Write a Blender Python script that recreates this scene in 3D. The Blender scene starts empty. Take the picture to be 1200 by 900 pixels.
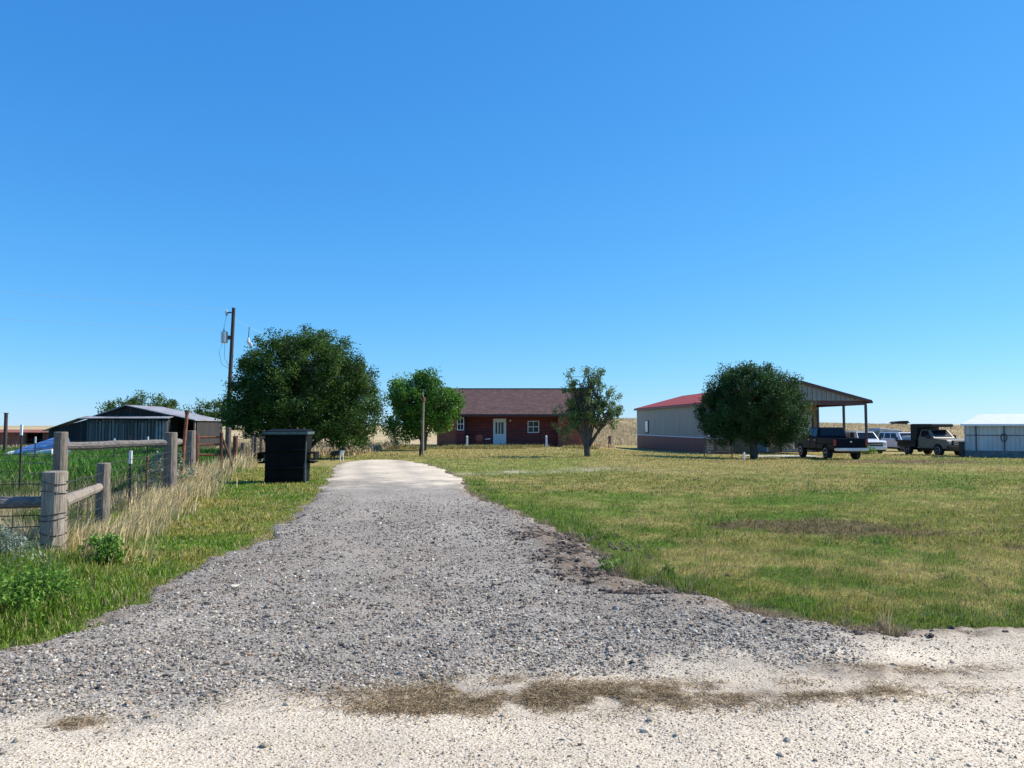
import bpy, bmesh, math
import numpy as np
from mathutils import Vector, Matrix
PI = math.pi
SC = bpy.context.scene
COL = SC.collection
rng = np.random.default_rng(11)

# ------------------------------------------------------------------ helpers
def smooth(a, b, v):
    t = np.clip((np.asarray(v, float) - a) / (b - a), 0, 1)
    return t * t * (3 - 2 * t)

def vnoise(x, y, s=0):
    x = np.asarray(x, float); y = np.asarray(y, float)
    xi = np.floor(x); yi = np.floor(y); fx = x - xi; fy = y - yi
    fx = fx * fx * (3 - 2 * fx); fy = fy * fy * (3 - 2 * fy)
    def h(a, b):
        v = np.sin(a * 127.1 + b * 311.7 + s * 74.7) * 43758.5453
        return v - np.floor(v)
    return (h(xi, yi) * (1 - fx) + h(xi + 1, yi) * fx) * (1 - fy) + (h(xi, yi + 1) * (1 - fx) + h(xi + 1, yi + 1) * fx) * fy

def fbm(x, y, scale, s=0, o=4):
    t = 0; a = .5; n = 0
    for i in range(o):
        t = t + a * vnoise(x * scale, y * scale, s + i * 7); n += a; a *= .5; scale *= 2.03
    return t / n

def tag(o, label=None, cat=None, group=None, kind=None):
    if label: o['label'] = label
    if cat: o['category'] = cat
    if group: o['group'] = group
    if kind: o['kind'] = kind
    return o

def empty(name, loc, rz=0, label=None, cat=None, group=None):
    o = bpy.data.objects.new(name, None); COL.objects.link(o)
    o.empty_display_size = .3
    o.location = loc; o.rotation_euler = (0, 0, rz)
    return tag(o, label, cat, group)

def npmesh(name, V, F, mat, parent=None, col=None, smooth_shade=False, colname='Col'):
    """V (n,3), F (m,k) arrays -> ONE mesh object"""
    V = np.ascontiguousarray(V, np.float32); F = np.ascontiguousarray(F, np.int32)
    me = bpy.data.meshes.new(name)
    n, (m, k) = len(V), F.shape
    me.vertices.add(n); me.vertices.foreach_set('co', V.ravel())
    me.loops.add(m * k); me.loops.foreach_set('vertex_index', F.ravel())
    me.polygons.add(m)
    me.polygons.foreach_set('loop_start', np.arange(0, m * k, k, dtype=np.int32))
    me.polygons.foreach_set('loop_total', np.full(m, k, np.int32))
    me.polygons.foreach_set('use_smooth', np.full(m, smooth_shade, bool))
    if col is not None:
        a = me.attributes.new(colname, 'FLOAT_COLOR', 'POINT')
        c = np.ones((n, 4), np.float32); c[:, :3] = col
        a.data.foreach_set('color', c.ravel())
    me.update(calc_edges=True); me.validate()
    if mat: me.materials.append(mat)
    o = bpy.data.objects.new(name, me); COL.objects.link(o)
    if parent: o.parent = parent
    return o

class MB:
    """collects shapes, builds ONE mesh object"""
    def __init__(s): s.bm = bmesh.new()
    def box(s, cx, cy, cz, sx, sy, sz, rz=0, rx=0, ry=0):
        m = Matrix.Translation((cx, cy, cz)) @ Matrix.Rotation(rz, 4, 'Z') @ Matrix.Rotation(ry, 4, 'Y') @ Matrix.Rotation(rx, 4, 'X') @ Matrix.Diagonal((sx, sy, sz, 1))
        bmesh.ops.create_cube(s.bm, size=1, matrix=m); return s
    def bb(s, x0, x1, y0, y1, z0, z1):
        return s.box((x0 + x1) / 2, (y0 + y1) / 2, (z0 + z1) / 2, x1 - x0, y1 - y0, z1 - z0)
    def hexa(s, p):
        v = [s.bm.verts.new(q) for q in p]
        for f in ((3, 2, 1, 0), (4, 5, 6, 7), (0, 1, 5, 4), (1, 2, 6, 5), (2, 3, 7, 6), (3, 0, 4, 7)):
            s.bm.faces.new([v[i] for i in f])
        return s
    def prism(s, poly, a0, a1, axis='y'):
        def P(u, w, a): return {'y': (u, a, w), 'x': (a, u, w), 'z': (u, w, a)}[axis]
        A = [s.bm.verts.new(P(u, w, a0)) for u, w in poly]; B = [s.bm.verts.new(P(u, w, a1)) for u, w in poly]
        s.bm.faces.new(A); s.bm.faces.new(B[::-1])
        n = len(poly)
        for i in range(n): s.bm.faces.new((A[i], B[i], B[(i + 1) % n], A[(i + 1) % n]))
        return s
    def tube(s, pts, rad, n=8, caps=True):
        pts = [Vector(p) for p in pts]
        if not hasattr(rad, '__len__'): rad = [rad] * len(pts)
        up = Vector((0, 0, 1)); rings = []
        for i, p in enumerate(pts):
            d = (pts[min(i + 1, len(pts) - 1)] - pts[max(i - 1, 0)]).normalized()
            u = d.cross(up if abs(d.z) < .95 else Vector((1, 0, 0))).normalized(); w = u.cross(d)
            rings.append([s.bm.verts.new(p + (u * math.cos(2 * PI * k / n) + w * math.sin(2 * PI * k / n)) * rad[i]) for k in range(n)])
        for a, b in zip(rings, rings[1:]):
            for k in range(n): s.bm.faces.new((a[k], a[(k + 1) % n], b[(k + 1) % n], b[k]))
        if caps: s.bm.faces.new(rings[0][::-1]); s.bm.faces.new(rings[-1])
        return s
    def disc_y(s, cx, cz, prof, n=28):
        """lathe round a y axis; prof = list of (y, r)"""
        rings = [[s.bm.verts.new((cx + r * math.cos(2 * PI * k / n), y, cz + r * math.sin(2 * PI * k / n))) for k in range(n)] for y, r in prof]
        for a, b in zip(rings, rings[1:]):
            for k in range(n): s.bm.faces.new((a[k], a[(k + 1) % n], b[(k + 1) % n], b[k]))
        s.bm.faces.new(rings[0][::-1]); s.bm.faces.new(rings[-1])
        return s
    def panel(s, q, u0, u1, v0, v1, th, lift=.004):
        """thin slab on quad q (4 corners: u along 0->1, v along 0->3)"""
        q = [Vector(p) for p in q]
        def at(u, v): return (q[0] * (1 - u) + q[1] * u) * (1 - v) + (q[3] * (1 - u) + q[2] * u) * v
        c = [at(u0, v0), at(u1, v0), at(u1, v1), at(u0, v1)]
        nrm = (c[1] - c[0]).cross(c[3] - c[0]).normalized()
        s.hexa([p - nrm * .01 for p in c] + [p + nrm * (lift + th) for p in c]); return s
    def build(s, name, mat, parent=None, bevel=0, sm=False, seg=2, jitter=0):
        bm = s.bm
        bmesh.ops.recalc_face_normals(bm, faces=bm.faces)
        if jitter:
            for v in bm.verts: v.co += Vector(rng.normal(0, jitter, 3))
        me = bpy.data.meshes.new(name); bm.to_mesh(me); bm.free()
        if sm: me.polygons.foreach_set('use_smooth', np.ones(len(me.polygons), bool))
        me.materials.append(mat)
        o = bpy.data.objects.new(name, me); COL.objects.link(o)
        if parent: o.parent = parent
        if bevel:
            b = o.modifiers.new('bevel', 'BEVEL'); b.width = bevel; b.segments = seg; b.limit_method = 'ANGLE'; b.angle_limit = .6
        return o

# ------------------------------------------------------------------ materials
def newmat(name):
    m = bpy.data.materials.new(name); m.use_nodes = True
    nt = m.node_tree; return m, nt, nt.nodes['Principled BSDF']
def N(nt, t, **k):
    n = nt.nodes.new(t)
    for a, v in k.items(): setattr(n, a, v)
    return n
def noise(nt, vec, scale, det=4, rough=.55):
    n = N(nt, 'ShaderNodeTexNoise'); n.inputs['Scale'].default_value = scale; n.inputs['Detail'].default_value = det; n.inputs['Roughness'].default_value = rough
    nt.links.new(vec, n.inputs['Vector']); return n.outputs['Fac']
def ramp(nt, fac, stops):
    r = N(nt, 'ShaderNodeValToRGB'); e = r.color_ramp.elements
    while len(e) < len(stops): e.new(.5)
    for q, (p, c) in zip(e, stops):
        q.position = p; q.color = (*c, 1) if hasattr(c, '__len__') else (c, c, c, 1)
    nt.links.new(fac, r.inputs['Fac']); return r.outputs['Color']
def mixc(nt, a, b, fac, mode='MIX'):
    m = N(nt, 'ShaderNodeMix', data_type='RGBA', blend_type=mode)
    for s_, v in ((6, a), (7, b), (0, fac)):
        if hasattr(v, 'is_linked') or isinstance(v, bpy.types.NodeSocket): nt.links.new(v, m.inputs[s_])
        else: m.inputs[s_].default_value = (*v, 1) if hasattr(v, '__len__') else v
    return m.outputs[2]
def bump(nt, bs, h, strength, dist=.02):
    b = N(nt, 'ShaderNodeBump'); b.inputs['Strength'].default_value = strength; b.inputs['Distance'].default_value = dist
    nt.links.new(h, b.inputs['Height']); nt.links.new(b.outputs['Normal'], bs.inputs['Normal'])
def objvec(nt, sc=(1, 1, 1)):
    t = N(nt, 'ShaderNodeTexCoord'); m = N(nt, 'ShaderNodeMapping'); m.inputs['Scale'].default_value = sc
    nt.links.new(t.outputs['Object'], m.inputs['Vector']); return m.outputs['Vector']

def pm(name, c, rough=.7, var=.25, scale=3, sc=(1, 1, 1), bmp=0, bscale=30, metal=0, dirt=None, coat=0, spec=.5):
    m, nt, bs = newmat(name); v = objvec(nt, sc)
    c = np.array(c, float)
    col = ramp(nt, noise(nt, v, scale, 5), [(.3, tuple(c * (1 - var))), (.7, tuple(np.clip(c * (1 + var), 0, 1)))])
    if dirt is not None:
        f = ramp(nt, noise(nt, v, scale * .6, 6, .65), [(.52, 0.), (.68, .85)])
        col = mixc(nt, col, dirt, f)
    nt.links.new(col, bs.inputs['Base Color'])
    bs.inputs['Roughness'].default_value = rough; bs.inputs['Metallic'].default_value = metal
    bs.inputs['Coat Weight'].default_value = coat; bs.inputs['Specular IOR Level'].default_value = spec
    if bmp: bump(nt, bs, noise(nt, v, bscale, 4), bmp)
    return m

def wood(name, dark, light, sc=(9, 9, .7), rough=.9):
    m, nt, bs = newmat(name); v = objvec(nt, sc)
    f = noise(nt, v, 6, 6, .65)
    c1 = ramp(nt, f, [(.28, tuple(np.array(dark) * .55)), (.45, dark), (.7, light)])
    c2 = mixc(nt, c1, tuple(np.array(dark) * .6), ramp(nt, noise(nt, objvec(nt), 4, 3), [(.5, 0.), (.75, .6)]))
    nt.links.new(c2, bs.inputs['Base Color']); bs.inputs['Roughness'].default_value = rough
    bump(nt, bs, f, .7, .03); return m

def attrmat(name, rough=.8, transl=0, spec=.3, attr='Col'):
    m, nt, bs = newmat(name)
    a = N(nt, 'ShaderNodeAttribute', attribute_name=attr)
    nt.links.new(a.outputs['Color'], bs.inputs['Base Color']); bs.inputs['Roughness'].default_value = rough
    bs.inputs['Specular IOR Level'].default_value = spec
    if transl:
        t = N(nt, 'ShaderNodeBsdfTranslucent'); mx = N(nt, 'ShaderNodeMixShader'); mx.inputs[0].default_value = transl
        nt.links.new(a.outputs['Color'], t.inputs['Color'])
        nt.links.new(bs.outputs[0], mx.inputs[1]); nt.links.new(t.outputs[0], mx.inputs[2])
        nt.links.new(mx.outputs[0], nt.nodes['Material Output'].inputs['Surface'])
    return m

def ground_mat():
    m, nt, bs = newmat('ground_soil_grass'); v = objvec(nt)
    a = N(nt, 'ShaderNodeAttribute', attribute_name='Col').outputs['Color']
    f1 = ramp(nt, noise(nt, v, 1.3, 6, .65), [(.3, .62), (.7, 1.35)])
    f2 = ramp(nt, noise(nt, v, 14, 5, .7), [(.3, .6), (.7, 1.4)])
    c = mixc(nt, mixc(nt, a, f1, 1., 'MULTIPLY'), f2, 1., 'MULTIPLY')
    nt.links.new(c, bs.inputs['Base Color']); bs.inputs['Roughness'].default_value = 1; bs.inputs['Specular IOR Level'].default_value = .1
    bump(nt, bs, noise(nt, v, 18, 6, .7), .9, .05); return m

def gravel_mat():
    m, nt, bs = newmat('gravel'); v = objvec(nt)
    a = N(nt, 'ShaderNodeAttribute', attribute_name='Col')
    sp = N(nt, 'ShaderNodeSeparateColor'); nt.links.new(a.outputs['Color'], sp.inputs[0])
    def vor(s):
        q = N(nt, 'ShaderNodeTexVoronoi'); q.inputs['Scale'].default_value = s; nt.links.new(v, q.inputs['Vector']); return q
    v1, v2 = vor(55), vor(120)
    g1 = N(nt, 'ShaderNodeSeparateColor'); nt.links.new(v1.outputs['Color'], g1.inputs[0])
    g2 = N(nt, 'ShaderNodeSeparateColor'); nt.links.new(v2.outputs['Color'], g2.inputs[0])
    grey = ramp(nt, g1.outputs[0], [(0, (.10, .087, .072)), (.35, (.22, .193, .160)), (.7, (.35, .307, .25)), (.95, (.58, .51, .41))])
    grey2 = ramp(nt, g2.outputs[1], [(0, (.12, .105, .087)), (.5, (.29, .254, .208)), (.95, (.54, .475, .38))])
    grey = mixc(nt, grey, grey2, .5)
    lime = ramp(nt, g2.outputs[0], [(0, (.29, .225, .15)), (.12, (.53, .435, .305)), (.5, (.64, .535, .39)), (.97, (.75, .655, .51))])
    n1 = noise(nt, v, 2.2, 6, .7)
    ad = N(nt, 'ShaderNodeMath', operation='ADD'); nt.links.new(sp.outputs[0], ad.inputs[0])
    mu = N(nt, 'ShaderNodeMath', operation='MULTIPLY_ADD'); nt.links.new(n1, mu.inputs[0]); mu.inputs[1].default_value = 1.1; mu.inputs[2].default_value = -.55
    nt.links.new(mu.outputs[0], ad.inputs[1])
    f = ramp(nt, ad.outputs[0], [(.28, 0.), (.78, 1.)])
    c = mixc(nt, grey, lime, f)
    n2 = noise(nt, v, 7, 6, .75)
    ad2 = N(nt, 'ShaderNodeMath', operation='MULTIPLY'); nt.links.new(sp.outputs[1], ad2.inputs[0])
    nt.links.new(ramp(nt, n2, [(.33, .2), (.58, 1.)]), ad2.inputs[1])
    c = mixc(nt, c, (.17, .122, .08), ad2.outputs[0])
    tr = N(nt, 'ShaderNodeMath', operation='MULTIPLY'); nt.links.new(sp.outputs[2], tr.inputs[0]); tr.inputs[1].default_value = .55
    c = mixc(nt, c, (.34, .30, .245), tr.outputs[0])
    big = ramp(nt, noise(nt, v, .55, 5, .6), [(.3, .78), (.7, 1.18)])
    c = mixc(nt, c, big, 1., 'MULTIPLY')
    nt.links.new(c, bs.inputs['Base Color']); bs.inputs['Roughness'].default_value = .95; bs.inputs['Specular IOR Level'].default_value = .2
    h = N(nt, 'ShaderNodeMath', operation='ADD'); nt.links.new(v1.outputs['Distance'], h.inputs[0]); nt.links.new(noise(nt, v, 20, 4), h.inputs[1])
    bump(nt, bs, h.outputs[0], .32, .02); return m

def brick_mat(name, c1, c2, mort):
    m, nt, bs = newmat(name)
    t = N(nt, 'ShaderNodeTexCoord'); s = N(nt, 'ShaderNodeSeparateXYZ'); nt.links.new(t.outputs['Object'], s.inputs[0])
    ad = N(nt, 'ShaderNodeMath', operation='ADD'); nt.links.new(s.outputs[0], ad.inputs[0]); nt.links.new(s.outputs[1], ad.inputs[1])
    cb = N(nt, 'ShaderNodeCombineXYZ'); nt.links.new(ad.outputs[0], cb.inputs[0]); nt.links.new(s.outputs[2], cb.inputs[1])
    b = N(nt, 'ShaderNodeTexBrick'); nt.links.new(cb.outputs[0], b.inputs['Vector'])
    b.inputs['Scale'].default_value = 1; b.inputs['Brick Width'].default_value = .22; b.inputs['Row Height'].default_value = .078; b.inputs['Mortar Size'].default_value = .008
    b.inputs['Color1'].default_value = (*c1, 1); b.inputs['Color2'].default_value = (*c2, 1); b.inputs['Mortar'].default_value = (*mort, 1)
    c = mixc(nt, b.outputs['Color'], ramp(nt, noise(nt, objvec(nt), 1.5, 4), [(.3, .75), (.7, 1.2)]), 1., 'MULTIPLY')
    nt.links.new(c, bs.inputs['Base Color']); bs.inputs['Roughness'].default_value = .9
    bump(nt, bs, b.outputs['Fac'], -.4, .01); return m

def shingle_mat():
    m, nt, bs = newmat('shingles')
    t = N(nt, 'ShaderNodeTexCoord'); b = N(nt, 'ShaderNodeTexBrick'); nt.links.new(t.outputs['Object'], b.inputs['Vector'])
    b.inputs['Scale'].default_value = 1; b.inputs['Brick Width'].default_value = .32; b.inputs['Row Height'].default_value = .13; b.inputs['Mortar Size'].default_value = .012
    b.inputs['Color1'].default_value = (.112, .068, .062, 1); b.inputs['Color2'].default_value = (.16, .098, .088, 1); b.inputs['Mortar'].default_value = (.05, .03, .028, 1)
    c = mixc(nt, b.outputs['Color'], ramp(nt, noise(nt, objvec(nt), 2.5, 6, .7), [(.3, .72), (.7, 1.25)]), 1., 'MULTIPLY')
    nt.links.new(c, bs.inputs['Base Color']); bs.inputs['Roughness'].default_value = .95; bs.inputs['Specular IOR Level'].default_value = .15
    return m

def plank_mat(name, c1, c2, w=.16, horiz=False, gap=.02, rough=.9, dark=(.02, .018, .016)):
    """boards: colour changes from board to board, dark seam between"""
    m, nt, bs = newmat(name)
    t = N(nt, 'ShaderNodeTexCoord'); s = N(nt, 'ShaderNodeSeparateXYZ'); nt.links.new(t.outputs['Object'], s.inputs[0])
    ad = N(nt, 'ShaderNodeMath', operation='ADD'); nt.links.new(s.outputs[0], ad.inputs[0]); nt.links.new(s.outputs[1], ad.inputs[1])
    cb = N(nt, 'ShaderNodeCombineXYZ')
    if horiz: nt.links.new(ad.outputs[0], cb.inputs[0]); nt.links.new(s.outputs[2], cb.inputs[1])
    else: nt.links.new(s.outputs[2], cb.inputs[0]); nt.links.new(ad.outputs[0], cb.inputs[1])
    b = N(nt, 'ShaderNodeTexBrick'); nt.links.new(cb.outputs[0], b.inputs['Vector']); b.offset = .37
    b.inputs['Scale'].default_value = 1; b.inputs['Brick Width'].default_value = 3.1; b.inputs['Row Height'].default_value = w; b.inputs['Mortar Size'].default_value = gap
    b.inputs['Color1'].default_value = (*c1, 1); b.inputs['Color2'].default_value = (*c2, 1); b.inputs['Mortar'].default_value = (*dark, 1)
    c = mixc(nt, b.outputs['Color'], ramp(nt, noise(nt, objvec(nt, (.6, .6, 4) if horiz else (5, 5, .6)), 3, 6, .7), [(.3, .6), (.7, 1.35)]), 1., 'MULTIPLY')
    nt.links.new(c, bs.inputs['Base Color']); bs.inputs['Roughness'].default_value = rough
    bump(nt, bs, b.outputs['Fac'], -.5, .02); return m

def rib_mat(name, c, w=.3, rough=.55, rust=None, metal=0, horiz_axis='xy'):
    """ribbed sheet metal: ribs by bump, sheets slightly different"""
    m, nt, bs = newmat(name)
    t = N(nt, 'ShaderNodeTexCoord'); s = N(nt, 'ShaderNodeSeparateXYZ'); nt.links.new(t.outputs['Object'], s.inputs[0])
    ad = N(nt, 'ShaderNodeMath', operation='ADD')
    nt.links.new(s.outputs[0], ad.inputs[0])
    if 'y' in horiz_axis: nt.links.new(s.outputs[1], ad.inputs[1])
    else: ad.inputs[1].default_value = 0
    if horiz_axis == 'y': nt.links.new(s.outputs[1], ad.inputs[0]); ad.inputs[1].default_value = 0; [nt.links.remove(l) for l in list(ad.inputs[1].links)]
    mu = N(nt, 'ShaderNodeMath', operation='MULTIPLY'); nt.links.new(ad.outputs[0], mu.inputs[0]); mu.inputs[1].default_value = 2 * PI / w
    sn = N(nt, 'ShaderNodeMath', operation='SINE'); nt.links.new(mu.outputs[0], sn.inputs[0])
    pw = ramp(nt, sn.outputs[0], [(.55, 0.), (.9, 1.)])
    v = objvec(nt)
    c = np.array(c, float)
    col = ramp(nt, noise(nt, objvec(nt, (1, 1, .18)), 1.6, 6, .65), [(.3, tuple(c * .78)), (.7, tuple(np.clip(c * 1.15, 0, 1)))])
    if rust is not None: col = mixc(nt, col, rust, ramp(nt, noise(nt, v, 1.4, 7, .7), [(.5, 0.), (.66, .9)]))
    nt.links.new(col, bs.inputs['Base Color']); bs.inputs['Roughness'].default_value = rough; bs.inputs['Metallic'].default_value = metal
    bump(nt, bs, pw, .8, .04); return m

M = dict(
    old_wood=wood('weathered_grey_wood', (.16, .133, .108), (.32, .275, .225)),
    pale_wood=wood('pale_grey_wood', (.25, .205, .16), (.48, .41, .33)),
    dark_wood=wood('dark_wood', (.10, .075, .06), (.20, .16, .13)),
    pole_wood=wood('pole_wood', (.055, .038, .032), (.11, .08, .07)),
    rail_wood=wood('rail_wood', (.16, .14, .125), (.34, .305, .27), sc=(2, 2, 9)),
    rust=pm('rust', (.24, .085, .04), .9, .4, 8, bmp=.4, bscale=60),
    rust_dark=pm('dark_rust', (.11, .045, .03), .9, .4, 8, bmp=.3),
    wire=pm('fence_wire', (.07, .06, .055), .6, .2, metal=.4),
    cable=pm('aluminium_cable', (.62, .64, .66), .5, .1, metal=.5),
    steel_post=pm('green_black_post', (.05, .05, .045), .7, .3, dirt=(.15, .07, .04)),
    white_tip=pm('white_post_paint', (.82, .82, .8), .6, .05),
    brick=brick_mat('house_brick', (.40, .105, .050), (.31, .080, .042), (.24, .13, .10)),
    siding=plank_mat('dark_red_siding', (.22, .055, .050), (.18, .046, .045), .2, True, .012, dark=(.03, .012, .015)),
    shingle=shingle_mat(),
    trim_dark=pm('dark_brown_trim', (.035, .022, .022), .6),
    white_paint=pm('white_paint', (.78, .80, .82), .5, .06, 2),
    pale_door=pm('pale_blue_white_door', (.80, .80, .78), .45, .06, 2),
    glass=pm('window_glass', (.012, .015, .018), .12, .1, spec=.35),
    concrete=pm('concrete', (.50, .47, .42), .9, .2, 2, bmp=.2),
    metal_wall=rib_mat('grey_beige_metal_siding', (.265, .25, .205), .3),
    metal_red=rib_mat('dark_red_metal_wainscot', (.17, .013, .013), .3),
    roof_red=rib_mat('red_metal_roof', (.33, .030, .022), .45, .8, horiz_axis='y'),
    tan_wall=rib_mat('tan_metal_siding', (.36, .27, .17), .3),
    gable=pm('grey_gable_sheet', (.27, .26, .23), .5, .12, 2),
    trim_red=pm('dark_red_trim', (.10, .035, .035), .5, .2),
    steel=pm('dark_steel_column', (.075, .07, .075), .5, .2),
    roll_white=plank_mat('roll_door_slats', (.66, .64, .58), (.60, .58, .53), .22, True, .015, .5, (.3, .29, .27)),
    blue_door=pm('blue_grey_door', (.16, .25, .34), .5, .15),
    shed_white=rib_mat('white_shed_sheet', (.52, .53, .53), .25, .5),
    shed_base=pm('weathered_shed_skirt', (.17, .175, .17), .8, .3, 3, dirt=(.2, .15, .11)),
    shed_roof=pm('white_shed_roof', (.82, .82, .80), .5, .06, 2),
    dump=pm('dark_green_steel', (.0045, .0055, .0055), .75, .4, 3, dirt=(.010, .009, .008), bmp=.15, spec=.12),
    dump_lit=pm('dumpster_lit_edge', (.07, .10, .095), .5, .3, 6),  # paler green: rim highlight and lit right edge put into the colour
    barn=plank_mat('grey_barn_boards', (.10, .093, .088), (.21, .195, .18), .19, False, .02),
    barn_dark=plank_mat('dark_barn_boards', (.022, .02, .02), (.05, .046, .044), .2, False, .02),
    tin=rib_mat('galvanised_tin', (.36, .36, .36), .3, .55, rust=(.24, .13, .085), metal=.15, horiz_axis='x'),
    rust_sheet=rib_mat('rusted_sheet', (.27, .095, .055), .35, .85, rust=(.40, .19, .12)),
    tarp_blue=pm('blue_tarp', (.12, .25, .50), .55, .2, 3, bmp=.5, bscale=6),
    tarp_white=pm('white_tarp', (.72, .75, .76), .6, .12, 3, bmp=.4, bscale=6),
    black=pm('black_void', (.008, .008, .008), .9, .2),
    tyre=pm('tyre_rubber', (.016, .016, .017), .85, .2),
    rim=pm('wheel_rim', (.38, .38, .39), .35, .2, metal=.7),
    chrome=pm('chrome', (.62, .63, .65), .22, .1, metal=.9),
    car_blue=pm('dark_blue_car_paint', (.005, .006, .012), .45, .2, coat=0, spec=.12),
    car_white=pm('white_car_paint', (.76, .77, .78), .3, .05, coat=.5),
    car_tan=pm('pale_tan_car_paint', (.19, .175, .135), .45, .1, coat=.1, dirt=(.24, .19, .14)),
    red_lens=pm('red_lens', (.35, .02, .02), .25, .1),
    lens=pm('clear_lens', (.6, .62, .65), .15, .1),
    plate=pm('plate_white', (.7, .73, .78), .4, .05),
    bed_black=pm('black_bed_steel', (.018, .019, .022), .55, .3),
    grille=pm('black_grille', (.014, .014, .016), .5),
    porcelain=pm('insulator', (.55, .6, .62), .3, .1),
    transformer=pm('transformer_grey', (.50, .54, .56), .45, .1),
    red_chair=pm('faded_red_paint', (.33, .07, .05), .6, .3, 6),
)
LEAF = attrmat('leaves', .6, .3, .25)
GRASS = attrmat('grass_blades', .7, .4, .2)
STONE = attrmat('crushed_stone', .95, 0, .2)
BARK = pm('bark', (.095, .078, .062), .95, .4, 7, (1, 1, .3), bmp=.8, bscale=25)

# ------------------------------------------------------------------ terrain
DRIVE = [(-60, 4.4), (-14, 4.9), (-6.5, 5.2), (-3.9, 5.65), (-3.69, 6.26), (-3.54, 6.88), (-3.76, 8.57), (-3.62, 10.98), (-4.13, 15.29), (-4.93, 20.28), (-5.81, 25.25),
         (-7.12, 31.41), (-7.45, 34.97), (-7.06, 37.52), (-6.31, 37.98), (-5.27, 36.63), (-3.55, 32.06), (-2.52, 28.51), (-1.81, 25.25), (-1.23, 20.28), (-.57, 17.33),
         (0, 15.29), (.72, 12.27), (.97, 10.98), (1.06, 9.62), (1.2, 8.57), (1.6, 7.9), (2.12, 7.35), (2.6, 6.75), (3.2, 6.42), (4.15, 6.33), (7, 6.25), (20, 6.0), (60, 5.4), (60, -9), (-60, -9)]
def sdf(x, y):
    x = np.asarray(x, float); y = np.asarray(y, float)
    d = np.full(x.shape, 1e9); ins = np.zeros(x.shape, bool)
    n = len(DRIVE)
    for i in range(n):
        (ax, ay), (bx, by) = DRIVE[i], DRIVE[(i + 1) % n]
        ex, ey = bx - ax, by - ay
        t = np.clip(((x - ax) * ex + (y - ay) * ey) / (ex * ex + ey * ey), 0, 1)
        d = np.minimum(d, np.hypot(x - ax - t * ex, y - ay - t * ey))
        c = ((ay > y) != (by > y)) & (x < (bx - ax) * (y - ay) / (by - ay + 1e-12) + ax)
        ins ^= c
    return np.where(ins, d, -d)
def sdn(x, y):   # ragged edge
    return sdf(x, y) + (fbm(x, y, 1.7, 3, 4) - .5) * .75 + (fbm(x, y, 9, 5, 2) - .5) * .16

BY = np.array([0, 24, 45, 54, 65, 85, 108, 150, 900.]); BZ = np.array([0, 0, -.28, -.42, -.64, -.95, -.95, -.3, 0])
RX = np.array([-400, -110, -30, 5, 24, 42, 80, 110, 250, 600.]); RZ = np.array([1.5, 1.5, 1.5, 3.2, 3.9, 3.8, 2.7, 2.2, 2.3, 2.3])
def zbase(x, y):
    x = np.asarray(x, float); y = np.asarray(y, float)
    z = np.interp(y, BY, BZ) * smooth(3, 15, x)
    z = z + np.interp(x, RX, RZ) * smooth(95, 225, y)
    z = z + .10 * np.exp(-((x / 9) ** 2 + ((y - 64) / 7) ** 2))
    z = z + (fbm(x, y, .05, 2, 2) - .5) * .5 * smooth(70, 140, y)
    z = z + .07 * smooth(24, 30, y) * (1 - smooth(33, 42, y)) * (1 - smooth(2, 6, np.abs(x + 5)))
    return z
def zground(x, y):
    s = sdf(x, y)
    lump = (fbm(x, y, 1.1, 21, 3) - .5) * .10 * (1 - smooth(40, 80, y)) + (fbm(x, y, 6, 31, 3) - .5) * .035 * (1 - smooth(20, 40, y))
    return zbase(x, y) + lump * (1 - smooth(-.1, .3, s)) - .10 * smooth(-.15, .35, s) - .02 * (1 - smooth(0, .6, -s))

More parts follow.
